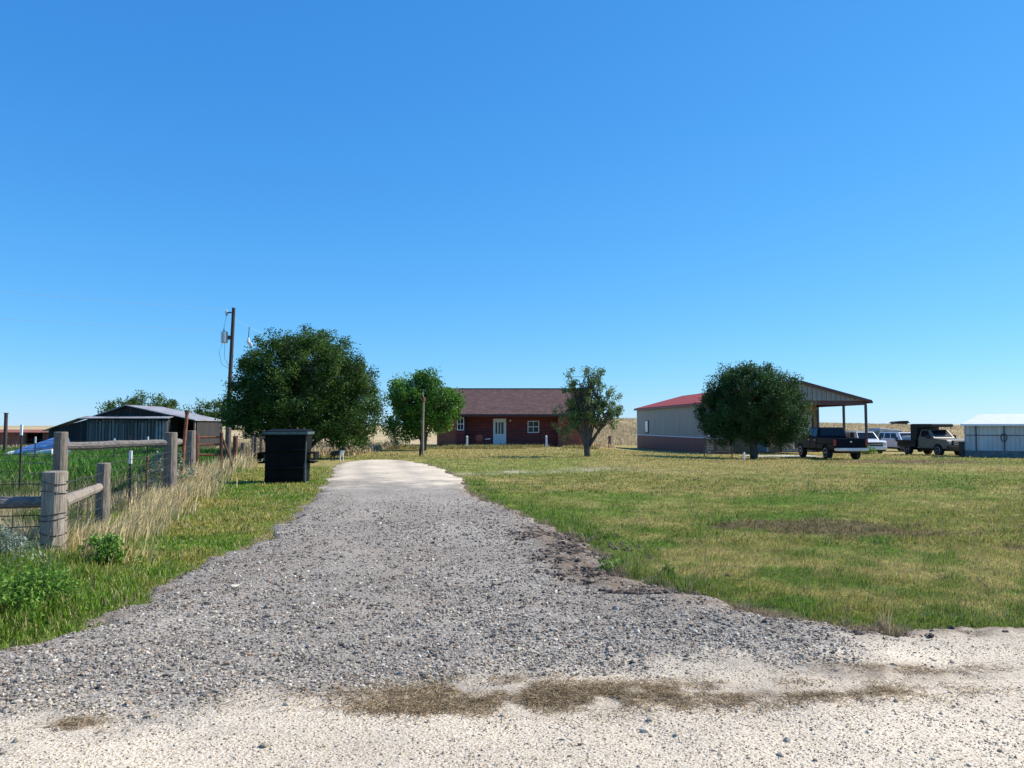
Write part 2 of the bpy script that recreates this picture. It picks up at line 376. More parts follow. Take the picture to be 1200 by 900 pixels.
def mixn(a, b, f): return a * (1 - f[..., None]) + b * f[..., None]
def C(*c): return np.array(c, float)
def ground_color(x, y):
    """albedo of what grows or lies there: green, olive, straw, bare soil"""
    green, olive, straw, soil, tan = C(.105, .165, .022), C(.205, .195, .046), C(.38, .30, .115), C(.16, .105, .065), C(.52, .40, .23)
    n1 = fbm(x, y, .22, 1, 4); n2 = fbm(x, y, .9, 9, 4); n3 = fbm(x, y, 3.2, 15, 3)
    s = sdf(x, y)
    g = np.clip(.50 - .012 * (y - 8) + (n1 - .5) * 1.2 + (n2 - .5) * 1.5 + (n3 - .5) * .9, 0, 1)
    g = np.clip(g + .55 * (1 - smooth(.15, 1.4, -s)), 0, 1)                # greener along the gravel edge
    c = mixn(np.broadcast_to(olive, x.shape + (3,)), green, smooth(.25, .85, g))
    dry = smooth(.40, .72, .5 * fbm(x, y, .42, 41, 4) + .5 * fbm(x, y, 1.9, 45, 4) + .0035 * np.clip(y - 14, 0, 40)) * .8
    c = mixn(c, straw, dry * (1 - .7 * smooth(.6, .9, g)))
    c = mixn(c, straw * .95, .62 * smooth(24, 34, y + (n1 - .5) * 12))                   # drier, paler far lawn
    c = mixn(c, green * 1.35, .45 * smooth(.5, .68, fbm(x, y, .13, 51, 3)) * smooth(12, 20, y) * (1 - smooth(45, 60, y)))
    # bare brown patches on the right lawn
    bare = np.exp(-(((x - 5.2) / 2.1) ** 2 + ((y - 12.9) / 1.9) ** 2)) + .8 * np.exp(-(((x - 9.5) / 1.6) ** 2 + ((y - 12.6) / .8) ** 2)) + .7 * np.exp(-(((x - 7.3) / 1.5) ** 2 + ((y - 11) / .7) ** 2))
    c = mixn(c, soil, np.clip(smooth(.55, .72, np.minimum(bare, 1) * .62 + fbm(x, y, 1.15, 47, 5) * .9 - .25), 0, 1) * .75)
    strip = np.exp(-(((y - 28.6 - (n1 - .5) * 5 - 1.2 * np.sin(x * .5)) / .7) ** 2)) * smooth(-4, -2, x) * (1 - smooth(0, 9, x))
    c = mixn(c, C(.50, .42, .30), np.clip(strip * (n2 * 1.6 - .2), 0, 1))
    red = np.exp(-(((x - 21.3) / 3.3) ** 2 + ((y - 41.5) / 2.8) ** 2))
    c = mixn(c, C(.20, .115, .085), np.clip(red * 1.5 * (n2 + .3), 0, .95))
    # edge: soil between turf and gravel
    c = mixn(c, C(.25, .185, .13), smooth(-.28, -.02, s + (n3 - .5) * .3))
    # unmown tan pasture behind the yard and the left yard beyond the dumpster
    past = np.maximum(smooth(66, 74, y + (n1 - .5) * 6) * (1 - smooth(9, 13, x)), smooth(103, 112, y + (n1 - .5) * 8))
    past = np.maximum(past, smooth(43, 50, y) * smooth(8, 13, -x) )
    tan2 = mixn(np.broadcast_to(tan, x.shape + (3,)), C(.36, .29, .14), smooth(.45, .65, fbm(x, y, .11, 61, 4)))
    c = mixn(c, tan2, past)
    # green crop behind the fence
    crop = smooth(19, 22, y) * (1 - smooth(44, 47, y)) * smooth(0, 1, -x - 10.6 - (y - 18) * .16)
    c = mixn(c, C(.05, .11, .022), crop)
    return c

GRAVEL, GROUND = gravel_mat(), ground_mat()
def axis(lo, hi, f0, f1, step, g):
    a = list(np.arange(f0, f1, step)); s = step; x = a[-1]
    while x < hi: s *= g; x += s; a.append(x)
    s = step; x = a[0]; b = []
    while x > lo: s *= g; x -= s; b.append(x)
    return np.array(b[::-1] + a)
def grid(xs, ys):
    X, Y = np.meshgrid(xs, ys); nx, ny = len(xs), len(ys)
    i = np.arange((ny - 1) * nx).reshape(ny - 1, nx)[:, :-1].ravel()
    return X.ravel(), Y.ravel(), np.stack([i, i + 1, i + nx + 1, i + nx], 1)

X, Y, F = grid(axis(-700, 700, -8, 9, .07, 1.04), axis(-25, 1100, 4, 15, .06, 1.022))
o = npmesh('ground', np.stack([X, Y, zground(X, Y)], 1), F, GROUND, None, ground_color(X, Y), True)
tag(o, kind='structure')

# ---- driveway and road: one sheet split into two
def lime_mask(x, y):
    n = fbm(x, y, .9, 71, 4)
    near = 1 - smooth(3.75, 6.2, y - .16 * np.clip(x, -4, 0) - (n - .5) * 1.9 - .62 * np.clip(x - .5, 0, 6))
    far = smooth(16, 29, y + (n - .5) * 7)
    return np.clip(near * 1.0 + far, 0, 1)
LX = np.array([DRIVE[i] for i in range(3, 15)]); RX2 = np.array([DRIVE[i] for i in range(29, 14, -1)])
def tracks(x, y):
    """two compacted wheel tracks down the drive"""
    c = (np.interp(y, LX[:, 1], LX[:, 0]) + np.interp(y, RX2[:, 1], RX2[:, 0])) / 2 + (fbm(x * 0, y, .25, 301, 2) - .5) * .8
    t = np.exp(-(((x - c - .85) / .30) ** 2)) + np.exp(-(((x - c + .85) / .30) ** 2))
    return t * smooth(5.5, 8, y) * (.35 + .9 * fbm(x, y, .8, 303, 3)).clip(0, 1)
def dirt_mask(x, y):
    n = fbm(x, y, 2.5, 81, 4); n2 = fbm(x, y, .8, 83, 3)
    d = np.exp(-((x - .75) / 1.45) ** 4 - ((y - 4.82 - .03 * x) / .20) ** 2) * .75          # wrack on the road
    d = d + .8 * np.exp(-((x - 2.6) / .7) ** 2 - ((y - 5.3) / .22) ** 2) + .6 * np.exp(-((x + 2.45) / .22) ** 2 - ((y - 4.5) / .1) ** 2)
    d = d + np.exp(-((x - (.62 + (12.2 - y) * .13)) / .46) ** 2) * smooth(7.6, 8.6, y) * (1 - smooth(11.6, 12.8, y)) * 1.1   # churned edge
    d = d + .25 * smooth(.52, .66, n2) * smooth(5, 7, y) * (1 - smooth(15, 20, y))
    s = sdf(x, y)
    d = d + .5 * (1 - smooth(0, .35, s)) * smooth(.4, .6, n)
    d = d + .95 * smooth(.38, .6, fbm(x, y, 1.6, 305, 4)) * (1 - smooth(.25, .75, s)) * smooth(-.3, .6, x) * smooth(6.0, 6.6, y) * (1 - smooth(12.5, 14, y))
    return np.clip(d, 0, 1)
xs = axis(-75, 75, -5, 7, .05, 1.05); ys = axis(-10, 39.5, 3, 12.5, .045, 1.012)
X, Y, F = grid(xs, ys); S = sdn(X, Y)
Z = zbase(X, Y) + .012 + .02 * smooth(-.1, .5, S) - .09 * (1 - smooth(-.25, .05, S)) + (fbm(X, Y, 1.3, 91, 3) - .5) * .05 * smooth(0, .5, S) + (fbm(X, Y, 9, 95, 2) - .5) * .014 * (1 - .8 * lime_mask(X, Y))
D = dirt_mask(X, Y); Z = Z + D * (fbm(X, Y, 8, 99, 3) - .35) * .05
keep = (S[F] > -.3).any(1); F = F[keep]
cy = Y[F].mean(1); road = cy < 4.75 + .05 * np.clip(X[F].mean(1), -5, 20)
Cc = np.stack([lime_mask(X, Y), D, tracks(X, Y)], 1)
for nm, sel in (('gravel_driveway', ~road), ('limestone_road', road)):
    f = F[sel]; u, inv = np.unique(f, return_inverse=True)
    o = npmesh(nm, np.stack([X, Y, Z], 1)[u], inv.reshape(f.shape), GRAVEL, None, Cc[u], True)
    tag(o, kind='structure')
def zdrive(x, y):
    S = sdn(x, y)
    return zbase(x, y) + .012 + .02 * smooth(-.1, .5, S) - .09 * (1 - smooth(-.25, .05, S)) + (fbm(x, y, 1.3, 91, 3) - .5) * .05 * smooth(0, .5, S)

# ------------------------------------------------------------------ loose stones
ICO = None
def ico():
    global ICO
    if ICO is None:
        bm = bmesh.new(); bmesh.ops.create_icosphere(bm, subdivisions=1, radius=1)
        ICO = (np.array([v.co[:] for v in bm.verts]), np.array([[v.index for v in f.verts] for f in bm.faces])); bm.free()
    return ICO
def stones(name, x, y, z, r, col, mat, flat=.7, label=None):
    V0, F0 = ico(); n = len(x)
    if not n: return
    vv = V0[None] * rng.uniform(.62, 1.25, (n, len(V0), 1))
    vv = vv * np.stack([rng.uniform(.8, 1.3, n), rng.uniform(.7, 1.1, n), rng.uniform(.5, .85, n) * flat / .7], 1)[:, None]
    a = rng.uniform(0, 2 * PI, n); ca, sa = np.cos(a)[:, None], np.sin(a)[:, None]
    vx = vv[..., 0] * ca - vv[..., 1] * sa; vy = vv[..., 0] * sa + vv[..., 1] * ca
    V = np.stack([vx * r[:, None] + x[:, None], vy * r[:, None] + y[:, None], vv[..., 2] * r[:, None] + (z + r * .25)[:, None]], 2).reshape(-1, 3)
    F = (F0[None] + (np.arange(n) * len(V0))[:, None, None]).reshape(-1, 3)
    o = npmesh(name, V, F, mat, None, np.repeat(col, len(V0), 0))
    tag(o, label, None, None, 'stuff'); return o
def scatter(n, x0, x1, y0, y1, pw=1.6):
    u = rng.random(n); a, b = y0 ** (1 - pw), y1 ** (1 - pw)
    y = (a + u * (b - a)) ** (1 / (1 - pw))
    return rng.uniform(x0, x1, n), y
x, y = scatter(440000, -7, 9, 3.1, 21, 1.9)
k = (np.abs(x) < y * .85 + 1) & (sdn(x, y) > rng.uniform(-.12, .12, len(x))); x, y = x[k], y[k]
lm = lime_mask(x, y); k = rng.random(len(x)) < np.where(lm > .55, .62, .95) * (1 - .45 * tracks(x, y)) * (1 - smooth(12, 20.5, y)); x, y, lm = x[k], y[k], lm[k]
n = len(x); t = rng.random(n)
gre = np.array([[.07, .061, .050], [.16, .140, .115], [.25, .220, .180], [.34, .298, .240], [.46, .405, .325], [.68, .60, .48], [.33, .23, .16]])[rng.choice(7, n, p=[.07, .17, .25, .23, .15, .06, .07])]
lim = np.array([[.56, .465, .335], [.46, .375, .265], [.67, .59, .47], [.28, .225, .16], [.14, .122, .10]])[rng.choice(5, n, p=[.36, .26, .18, .12, .08])]
col = np.where((rng.random(n) < np.clip(lm * 1.25 - .12, 0, 1))[:, None], lim, gre) * rng.uniform(.85, 1.12, (n, 1))
dm = dirt_mask(x, y); col = np.where((rng.random(n) < dm * .55)[:, None], C(.12, .09, .065) * rng.uniform(.7, 1.5, (n, 1)), col)
r = np.clip(rng.lognormal(math.log(.0062), .45, n), .003, .026) * (1 + .045 * (y - 4)) * (1 - .5 * smooth(.3, .7, lm))
stones('gravel_stones', x, y, zdrive(x, y), r, np.clip(col, 0, .85), STONE)
# larger pale rocks lying about the mouth of the drive
x, y = scatter(300, -3.5, 6.5, 3.6, 9, 1.5); k = sdn(x, y) > -.4; x, y = x[k], y[k]
r = np.clip(rng.lognormal(math.log(.014), .4, len(x)), .008, .035)
stones('limestone_rocks', x, y, zdrive(x, y), r, C(.55, .47, .36) * rng.uniform(.5, 1.1, (len(x), 1)), STONE)
# churned dark clods beside the gravel
n = 9000; y = rng.uniform(7.7, 12.6, n); x = .66 + (12.2 - y) * .13 + rng.normal(.03, .34, n)
k = fbm(x, y, 2.6, 111, 3) > .44 + .1 * rng.random(n); x, y = x[k], y[k]; n = len(x)
r = np.clip(rng.lognormal(math.log(.012), .6, n), .004, .05)
stones('dirt_clods', x, y, np.maximum(zdrive(x, y), zground(x, y)), r, C(.115, .088, .068) * rng.uniform(.4, 2.0, (n, 1)), STONE)

n = 9000; y = rng.uniform(6.2, 13, n); x = rng.uniform(-.2, 4.2, n); q = sdf(x, y)
k = (q > -.12) & (q < .5) & (fbm(x, y, 1.6, 305, 4) > .44 + .1 * rng.random(n)); x, y = x[k], y[k]; n = len(x)
r = np.clip(rng.lognormal(math.log(.010), .6, n), .004, .038)
stones('dirt_crumbs', x, y, np.maximum(zdrive(x, y), zground(x, y)), r, np.array([[.13, .095, .07], [.24, .17, .115], [.09, .075, .062]])[rng.integers(0, 3, n)] * rng.uniform(.6, 1.5, (n, 1)), STONE)

# ------------------------------------------------------------------ grasses
def blades(name, x, y, h, w, col, lean=.35, wind=(0.15, 0.), mat=None, label=None, z=None, parent=None, sink=.01, kind='stuff', dirs=None):
    n = len(x); z = (zground(x, y) if z is None else z) - sink
    a = rng.uniform(0, 2 * PI, n) if dirs is None else dirs
    d = np.stack([np.cos(a), np.sin(a)], 1); p = np.stack([-d[:, 1], d[:, 0]], 1)
    l = rng.uniform(.3, 1, n) * lean * h
    base = np.stack([x, y, z], 1)
    mid = base + np.concatenate([d * (l * .35)[:, None] + np.array(wind) * (h * .35)[:, None], (h * .58)[:, None]], 1)
    tip = base + np.concatenate([d * l[:, None] + np.array(wind) * h[:, None], (h * rng.uniform(.88, 1, n))[:, None]], 1)
    pw = np.concatenate([p * (w * .5)[:, None], np.zeros((n, 1))], 1)
    V = np.stack([base - pw, base + pw, mid - pw * .8, mid + pw * .8, tip], 1).reshape(-1, 3)
    F = (np.array([[0, 1, 3], [0, 3, 2], [2, 3, 4]])[None] + (np.arange(n) * 5)[:, None, None]).reshape(-1, 3)
    o = npmesh(name, V, F, mat or GRASS, parent, np.repeat(col, 5, 0))
    if kind: tag(o, label, None, None, kind)
    return o
def lawn_cols(x, y, gain=1.3):
    c = ground_color(x, y) * gain
    n = len(x)
    c = c * rng.uniform(.5, 1.5, (n, 1))
    t = rng.random(n)[:, None]
    c = np.where(t < .12, C(.42, .34, .18) * rng.uniform(.7, 1.1, (n, 1)), c)
    return np.where(t > .86, c * C(.75, 1.18, .7), c)
# right lawn, denser near the camera
parts = []
for n, x0, x1, y0, y1, h0, h1, w in ((150000, -1.5, 11, 6.1, 11, .03, .075, .006), (120000, -2, 18, 11, 19, .03, .075, .011), (110000, -4, 32, 19, 38, .03, .08, .022), (60000, -14, 44, 38, 62, .04, .10, .04)):
    x, y = scatter(n, x0, x1, y0, y1, 1.6)
    k = (x < y * .82 + 2) & (sdn(x, y) < -.02) & (x > -y * .8)
    k &= ~((x > -6.2) & (x < 6.3) & (y > 60.6)) & ~((x > 13.5) & (y > 61.5))
    x, y = x[k], y[k]
    soil = ground_color(x, y); k = rng.random(len(x)) < np.where(soil[:, 1] < soil[:, 0] * .74, .25, 1); x, y = x[k], y[k]
    tuft = fbm(x, y, 3.5, 121, 3)
    edge = 1 - smooth(.05, 1.1, -sdf(x, y))
    h = rng.uniform(h0, h1, len(x)) * (.4 + .8 * tuft + 1.1 * smooth(.58, .78, fbm(x, y, 5.5, 125, 3))) * (1 + 1.0 * edge * smooth(.4, .65, fbm(x, y, 1.6, 131, 3)))
    parts.append((x, y, h, np.full(len(x), w)))
x, y, h, w = [np.concatenate(q) for q in zip(*parts)]
blades('lawn_grass', x, y, h, w * rng.uniform(.7, 1.3, len(x)), lawn_cols(x, y), .7)

FA, FB, FD, FE = (-5.83, 9.85), (-6.72, 12.7), (-8.02, 18.1), (-10.0, 24.0)      # corner posts of the front fence
def fence_x(y): return np.interp(y, [6, 9.85, 12.7, 18.1, 24, 31.9], [-5.4, -5.83, -6.72, -8.02, -10., -11.4])
# verge between fence and gravel
x, y = scatter(150000, -12, -3, 5.2, 30, 1.7)
k = (x > fence_x(y) - .6) & (sdn(x, y) < -.02) & (x > -y * .8 - .5); x, y = x[k], y[k]
rel = np.clip((x - fence_x(y)) / 2.4, 0, 1)
near = 1 - smooth(7.0, 9.4, y - .5 * (1 - rel))
h = rng.uniform(.045, .095, len(x)) * (1 + 1.5 * (1 - smooth(.12, .5, rel))) * (1 + 1.2 * near) * (.35 + 1.2 * fbm(x, y, 2.2, 141, 3)) * (.45 + .55 * smooth(0, .5, -sdn(x, y)))
c = mixn(np.broadcast_to(C(.165, .275, .030), (len(x), 3)), C(.36, .33, .075), smooth(.45, .68, fbm(x, y, .9, 151, 4) + .008 * (y - 8))) * rng.uniform(.55, 1.45, (len(x), 1))
c = np.where((rng.random(len(x)) < .14)[:, None], C(.55, .45, .23), c)
blades('verge_grass', x, y, h, (.005 + .0009 * y) * rng.uniform(.7, 1.3, len(x)), c, .7)
# tall straw along the fence
parts = []
for (ax, ay), (bx, by), n in (((-5.2, 9.3), FA, 160), (FA, FB, 1700), (FB, FD, 3200), (FD, FE, 2600), (FE, (-11.4, 31.9), 1100)):
    t = rng.random(n); off = rng.normal(.28, .30, n)
    parts.append((ax + (bx - ax) * t + off, ay + (by - ay) * t + off * .35 + rng.normal(0, .1, n)))
x, y = [np.concatenate(q) for q in zip(*parts)]
k = fbm(x, y, 1.4, 161, 3) > .36 + .1 * rng.random(len(x)); x, y = x[k], y[k]; n = len(x)
h = rng.uniform(.22, .8, n) * (.55 + .6 * fbm(x, y, .9, 171, 2)) * (.68 + .02 * (y - 9))
c = C(.86, .67, .37) * rng.uniform(.5, 1.25, (n, 1)); c = np.where((rng.random(n) < .2)[:, None], C(.24, .25, .085), c)
blades('tall_dry_grass', x, y, h, (.005 + .0007 * y) * rng.uniform(.6, 1.4, n), c, .55, (.28, .05))
# behind the fence: mixed rough grass, then the lush crop
x, y = scatter(80000, -26, -5, 7, 24, 1.4); k = (x < fence_x(y) - .1) & (x > -y * .85 - 1.5); x, y = x[k], y[k]; n = len(x)
h = rng.uniform(.10, .38, n) * (.5 + fbm(x, y, 1.1, 181, 3))
c = mixn(np.broadcast_to(C(.10, .155, .04), (n, 3)), C(.50, .40, .24), smooth(.42, .62, fbm(x, y, .6, 191, 4))) * rng.uniform(.6, 1.35, (n, 1))
blades('paddock_grass', x, y, h, (.006 + .0008 * y) * rng.uniform(.7, 1.3, n), c, .6)
x, y = scatter(90000, -44, -11, 20.5, 45, 1.3); k = (x < -10.8 - (y - 18) * .17) & (x > -y * .85 - 2); x, y = x[k], y[k]; n = len(x)
h = rng.uniform(.3, .62, n) * (.7 + .6 * fbm(x, y, .7, 201, 3)) * smooth(20, 24, y + rng.normal(0, .6, n))
c = C(.075, .21, .030) * rng.uniform(.5, 1.35, (n, 1)); c = np.where((rng.random(n) < .12)[:, None], C(.25, .33, .08), c)
blades('green_crop', x, y, h, .05 * rng.uniform(.6, 1.3, n), c, .8)
# unmown pasture behind the yard
x1, y1 = rng.uniform(4, 24, 26000), rng.uniform(70, 200, 26000); x2, y2 = rng.uniform(-34, -9, 16000), rng.uniform(43, 62, 16000)
x3, y3 = rng.uniform(24, 110, 30000), rng.uniform(104, 220, 30000)
x, y = np.concatenate([x1, x2, x3]), np.concatenate([y1, y2, y3])
k = ~((x > 12) & (x < 31) & (y < 96)) & ~((x > -29) & (x < -19) & (y > 44) & (y < 55)) & ((y > 103) | (x < 9.5 + (y - 70) * .1)); x, y = x[k], y[k]; n = len(x)
h = rng.uniform(.25, .6, n); c = C(.56, .44, .27) * rng.uniform(.6, 1.25, (n, 1)); c = np.where((rng.random(n) < .2)[:, None], C(.27, .23, .11), c)
blades('pasture_grass', x, y, h, .10 * rng.uniform(.6, 1.3, n), c, .6)
# rough grass on the bank in front of the house and at its foot
x = rng.uniform(-9, 6.5, 9000); y = rng.uniform(55.5, 60.6, 9000); k = fbm(x, y, .5, 211, 3) > .42 + .25 * smooth(-3, 3, x); x, y = x[k], y[k]; n = len(x)
blades('bank_grass', x, y, rng.uniform(.1, .32, n), .05 * rng.uniform(.6, 1.3, n), C(.33, .29, .11) * rng.uniform(.5, 1.4, (n, 1)), .6)
# litter of dead grass on the road
parts = []
for cx, cyy, sx, sy, n in ((.7, 4.82, 1.5, .13, 9500), (.1, 4.86, .8, .17, 4500), (1.9, 4.85, .7, .06, 1500), (-.6, 4.62, .35, .06, 1000), (2.8, 5.3, .6, .06, 600), (-2.45, 4.5, .13, .05, 300)):
    parts.append((rng.normal(cx, sx * .6, n), rng.normal(cyy, sy, n)))
x, y = [np.concatenate(q) for q in zip(*parts)]; y = y + .03 * x
k = fbm(x, y, 3.4, 221, 4) > .30 + .14 * rng.random(len(x)); x, y = x[k], y[k]; n = len(x)
a = rng.uniform(0, 2 * PI, n); L = rng.uniform(.03, .11, n); w = rng.uniform(.0015, .004, n); z0 = zdrive(x, y) + rng.uniform(.003, .014, n)
dx, dy = np.cos(a) * L / 2, np.sin(a) * L / 2; px, py = -np.sin(a) * w / 2, np.cos(a) * w / 2; tz = rng.normal(0, .006, n)
V = np.stack([np.stack([x - dx - px, y - dy - py, z0 - tz], 1), np.stack([x + dx - px, y + dy - py, z0 + tz], 1), np.stack([x + dx + px, y + dy + py, z0 + tz + .001], 1), np.stack([x - dx + px, y - dy + py, z0 - tz + .001], 1)], 1).reshape(-1, 3)
c = np.array([[.46, .345, .19], [.30, .21, .115], [.17, .12, .075], [.60, .49, .31]])[rng.choice(4, n, p=[.35, .3, .2, .15])] * rng.uniform(.7, 1.2, (n, 1))
tag(npmesh('dead_grass_litter', V, np.arange(4 * n).reshape(-1, 4), GRASS, None, np.repeat(c, 4, 0)), kind='stuff')

def gz(x, y): return float(zground(np.array([x]), np.array([y]))[0])

# ------------------------------------------------------------------ leafy things
def leaf_cloud(cen, rad, n, size, cols, droop=0., aspect=.55):
    """diamond leaves spread about clump centres; returns V, F, colours"""
    i = rng.integers(0, len(cen), n)
    p = cen[i] + np.clip(rng.normal(0, 1, (n, 3)), -1.9, 1.9) * np.asarray(rad)[i][:, None] * .5
    nrm = rng.normal(0, 1, (n, 3)); nrm[:, 2] += .5; nrm /= np.linalg.norm(nrm, axis=1)[:, None]
    t = np.cross(nrm, rng.normal(0, 1, (n, 3))); t /= np.linalg.norm(t, axis=1)[:, None]; t[:, 2] -= droop
    b = np.cross(nrm, t)
    s = size * rng.uniform(.6, 1.35, n)[:, None]
    V = np.stack([p - t * s * .5, p + b * s * aspect * .5 + nrm * s * .08, p + t * s * .5, p - b * s * aspect * .5 + nrm * s * .08], 1).reshape(-1, 3)
    cc = np.array(cols)[rng.integers(0, len(cols), len(cen))][i] * rng.uniform(.7, 1.35, (n, 1))
    return V, np.arange(4 * n).reshape(-1, 4), np.repeat(cc, 4, 0)

def tree(name, label, x, y, lobes, nclump, rclump, nleaf, lsize, cols, stems, trunk_r, group, z=None, inner=.55, twig=.35, wander=.5, trunk_h=1.2, cut=None):
    """lobes: (x,y,z,rx,ry,rz) local; stems: list of local top points of the main limbs"""
    z = gz(x, y) if z is None else z
    root = empty(name, (x, y, z), 0, label, 'tree', group)
    vol = np.array([l[3] * l[4] * l[5] for l in lobes]) ** .67
    cen = []
    for li, k in enumerate(np.round(nclump * vol / vol.sum()).astype(int)):
        l = np.array(lobes[li]); d = rng.normal(0, 1, (k, 3)); d /= np.linalg.norm(d, axis=1)[:, None]
        rr = inner + (1.04 - inner) * rng.random(k)[:, None] ** .6
        cen.append(l[:3] + d * rr * l[3:] * (1 + rng.normal(0, .05, (k, 1))))
    cen = np.concatenate(cen); cen = cen[cen[:, 2] > .25]
    if cut is not None: cen = cen[cut(cen)]
    V, F, cc = leaf_cloud(cen, rclump * rng.uniform(.6, 1.4, len(cen)), nleaf, lsize, cols)
    npmesh('crown', V, F, LEAF, root, cc)
    m = MB()
    for s in stems:
        s = np.array(s, float); b0 = np.array([rng.normal(0, trunk_r * .6), rng.normal(0, trunk_r * .6), -.1]) if len(stems) > 1 and trunk_h < .6 else np.array([0, 0, -.1])
        j = np.array([s[0] * .08, s[1] * .08, trunk_h])
        pts = [b0, b0 * .6 + j * .5, j]
        for q in (.33, .66, 1): pts.append(j + (s - j) * q + rng.normal(0, .06, 3) * wander + np.array([0, 0, .25 * math.sin(q * PI) * (0 if abs(s[0]) < .3 else 1)]))
        rr = trunk_r * (1 if trunk_h >= .6 else .62)
        m.tube(pts, [rr * 1.35, rr * 1.05, rr * .9, rr * .6, rr * .38, rr * .14], 9)
        for c in cen[rng.random(len(cen)) < twig]:
            if np.linalg.norm(c - s) < 1.9:
                a = j + (s - j) * rng.uniform(.3, .95); mid = (a + c) / 2 + rng.normal(0, .12, 3)
                m.tube([a, mid, c], [rr * .2, rr * .13, rr * .05], 5, False)
    m.build('trunk', BARK, root, sm=True)
    return root

T1, T2, T3, T4 = 'trees in the yard', None, None, None
DK = [(.060, .125, .020), (.046, .100, .018), (.088, .155, .026), (.034, .072, .016)]
tree('spreading_tree', 'biggest tree, wide dark dome on several stems behind the dumpster', -11.0, 40.0,
     [(-.1, 0, 3.9, 3.0, 2.9, 2.75), (-2.0, 0, 2.9, 1.95, 2.0, 1.75), (-1.6, .2, 4.4, 1.8, 1.9, 1.5), (1.9, 0, 3.9, 1.75, 2.0, 1.75), (3.0, -.3, 2.4, 1.35, 1.6, 1.8), (2.9, .2, 3.6, .95, 1.2, 1.25), (.9, 0, 5.0, 1.9, 1.9, 1.6), (-3.1, .2, 2.2, .95, 1.2, .95), (1.2, -.4, 2.1, 1.6, 1.6, 1.3), (-1.2, -.2, 1.9, 1.5, 1.5, 1.0), (2.3, -.4, 1.5, 1.3, 1.4, 1.0)],
     700, .42, 125000, .115, DK, [(-2.2, 0, 3.2), (-1.0, .4, 4.6), (.1, -.3, 5.2), (1.1, .3, 4.4), (2.4, -.2, 3.4), (2.8, .3, 2.4), (-2.6, -.3, 2.2)], .26, 'trees in the yard', trunk_h=.35, twig=.25)
GB = [(.105, .25, .032), (.080, .20, .028), (.14, .29, .04), (.05, .13, .022)]
tree('leafy_tree', 'bright green broad-leaved tree at the left corner of the brick house', -6.1, 53.0,
     [(-.6, 0, 3.5, 1.7, 1.6, 1.75), (1.1, -.2, 2.9, 1.5, 1.5, 1.5), (-1.2, 0, 1.9, 1.35, 1.5, 1.3), (.1, 0, 4.3, 1.2, 1.2, 1.05), (-1.5, 0, 3.7, .85, 1.0, 1.2), (1.9, 0, 2.9, .75, .9, 1.0), (0, 0, 2.0, 1.3, 1.3, 1.1)],
     260, .42, 27000, .17, GB, [(-.9, 0, 3.6), (.4, 0, 4.2), (1.2, .2, 3.0), (-1.3, .2, 2.4)], .17, 'trees in the yard', trunk_h=.7)
GS = [(.12, .20, .07), (.095, .17, .058), (.15, .23, .08), (.08, .14, .05), (.20, .23, .05)]
tree('sparse_tree', 'thin vase-shaped tree with open grey-green crown before the house wall', 4.15, 42.6,
     [(-1.0, 0, 2.0, .85, .9, 1.0), (-.85, 0, 3.9, .55, .6, 1.0), (.05, 0, 4.1, .55, .6, 1.0), (.75, 0, 3.9, .6, .7, .9), (1.3, 0, 2.9, .8, .9, .8), (.3, 0, 2.6, .95, .9, .9), (-.5, 0, 2.8, .75, .8, .9), (1.55, 0, 2.2, .5, .6, .6)],
     200, .21, 11500, .10, GS, [(-1.1, 0, 2.6), (-.9, .1, 4.5), (-.35, .2, 4.2), (.1, -.1, 4.7), (.8, 0, 4.4), (1.3, .2, 3.4), (1.6, -.1, 2.6)], .12, 'trees in the yard', trunk_h=.62, twig=.3, inner=.3, wander=.8)
tree('round_tree', 'dense round dark tree before the metal shop, right of the thin tree', 14.75, 47.0,
     [(0, 0, 3.5, 2.7, 2.6, 2.1), (-1.7, 0, 2.6, 1.6, 1.8, 1.6), (1.8, 0, 2.9, 1.5, 1.7, 1.75), (-.2, 0, 4.5, 1.9, 1.8, 1.35), (2.3, -.3, 2.1, 1.1, 1.2, .9), (-1.0, .1, 3.9, 1.8, 1.7, 1.5), (-2.3, 0, 3.0, .9, 1.1, 1.0), (1.6, 0, 3.9, 1.3, 1.4, 1.2), (-.8, 0, 2.0, 1.8, 1.6, .9), (1.3, 0, 1.6, 1.2, 1.3, .7), (-1.9, .2, 2.0, 1.0, 1.1, .7)],
     560, .40, 90000, .115, [(.046, .105, .028), (.034, .082, .023), (.062, .128, .034), (.028, .066, .02)], [(-.6, 0, 4.0), (.5, 0, 4.4), (1.4, 0, 3.2), (-1.6, .1, 3.0), (1.9, .1, 2.4)], .17, 'trees in the yard', trunk_h=1.0, twig=.2)
BGc = [(.080, .140, .030), (.062, .115, .026), (.11, .165, .04)]
tree('wide_tree', 'broad low olive tree behind the grey barn roof', -36.3, 76.0,
     [(-2.3, 0, 2.9, 2.0, 1.8, 1.4), (.2, 0, 3.4, 1.9, 1.9, 1.5), (2.3, 0, 3.0, 1.9, 1.8, 1.3), (0, 0, 2.4, 3.2, 2, 1.2)], 170, .5, 15000, .2, BGc, [(-2, 0, 3), (0, 0, 3.6), (2, 0, 3)], .22, 'trees beyond the barn')
tree('small_tree', 'small rounded green tree between the barn and the biggest tree', -25.9, 66.0,
     [(0, 0, 2.7, 1.25, 1.2, 1.1), (.5, 0, 2.0, 1.1, 1.1, .9), (-.5, 0, 2.2, .9, .9, .8)], 80, .38, 7000, .16, BGc, [(-.4, 0, 2.6), (.4, 0, 2.9)], .13, 'trees beyond the barn')

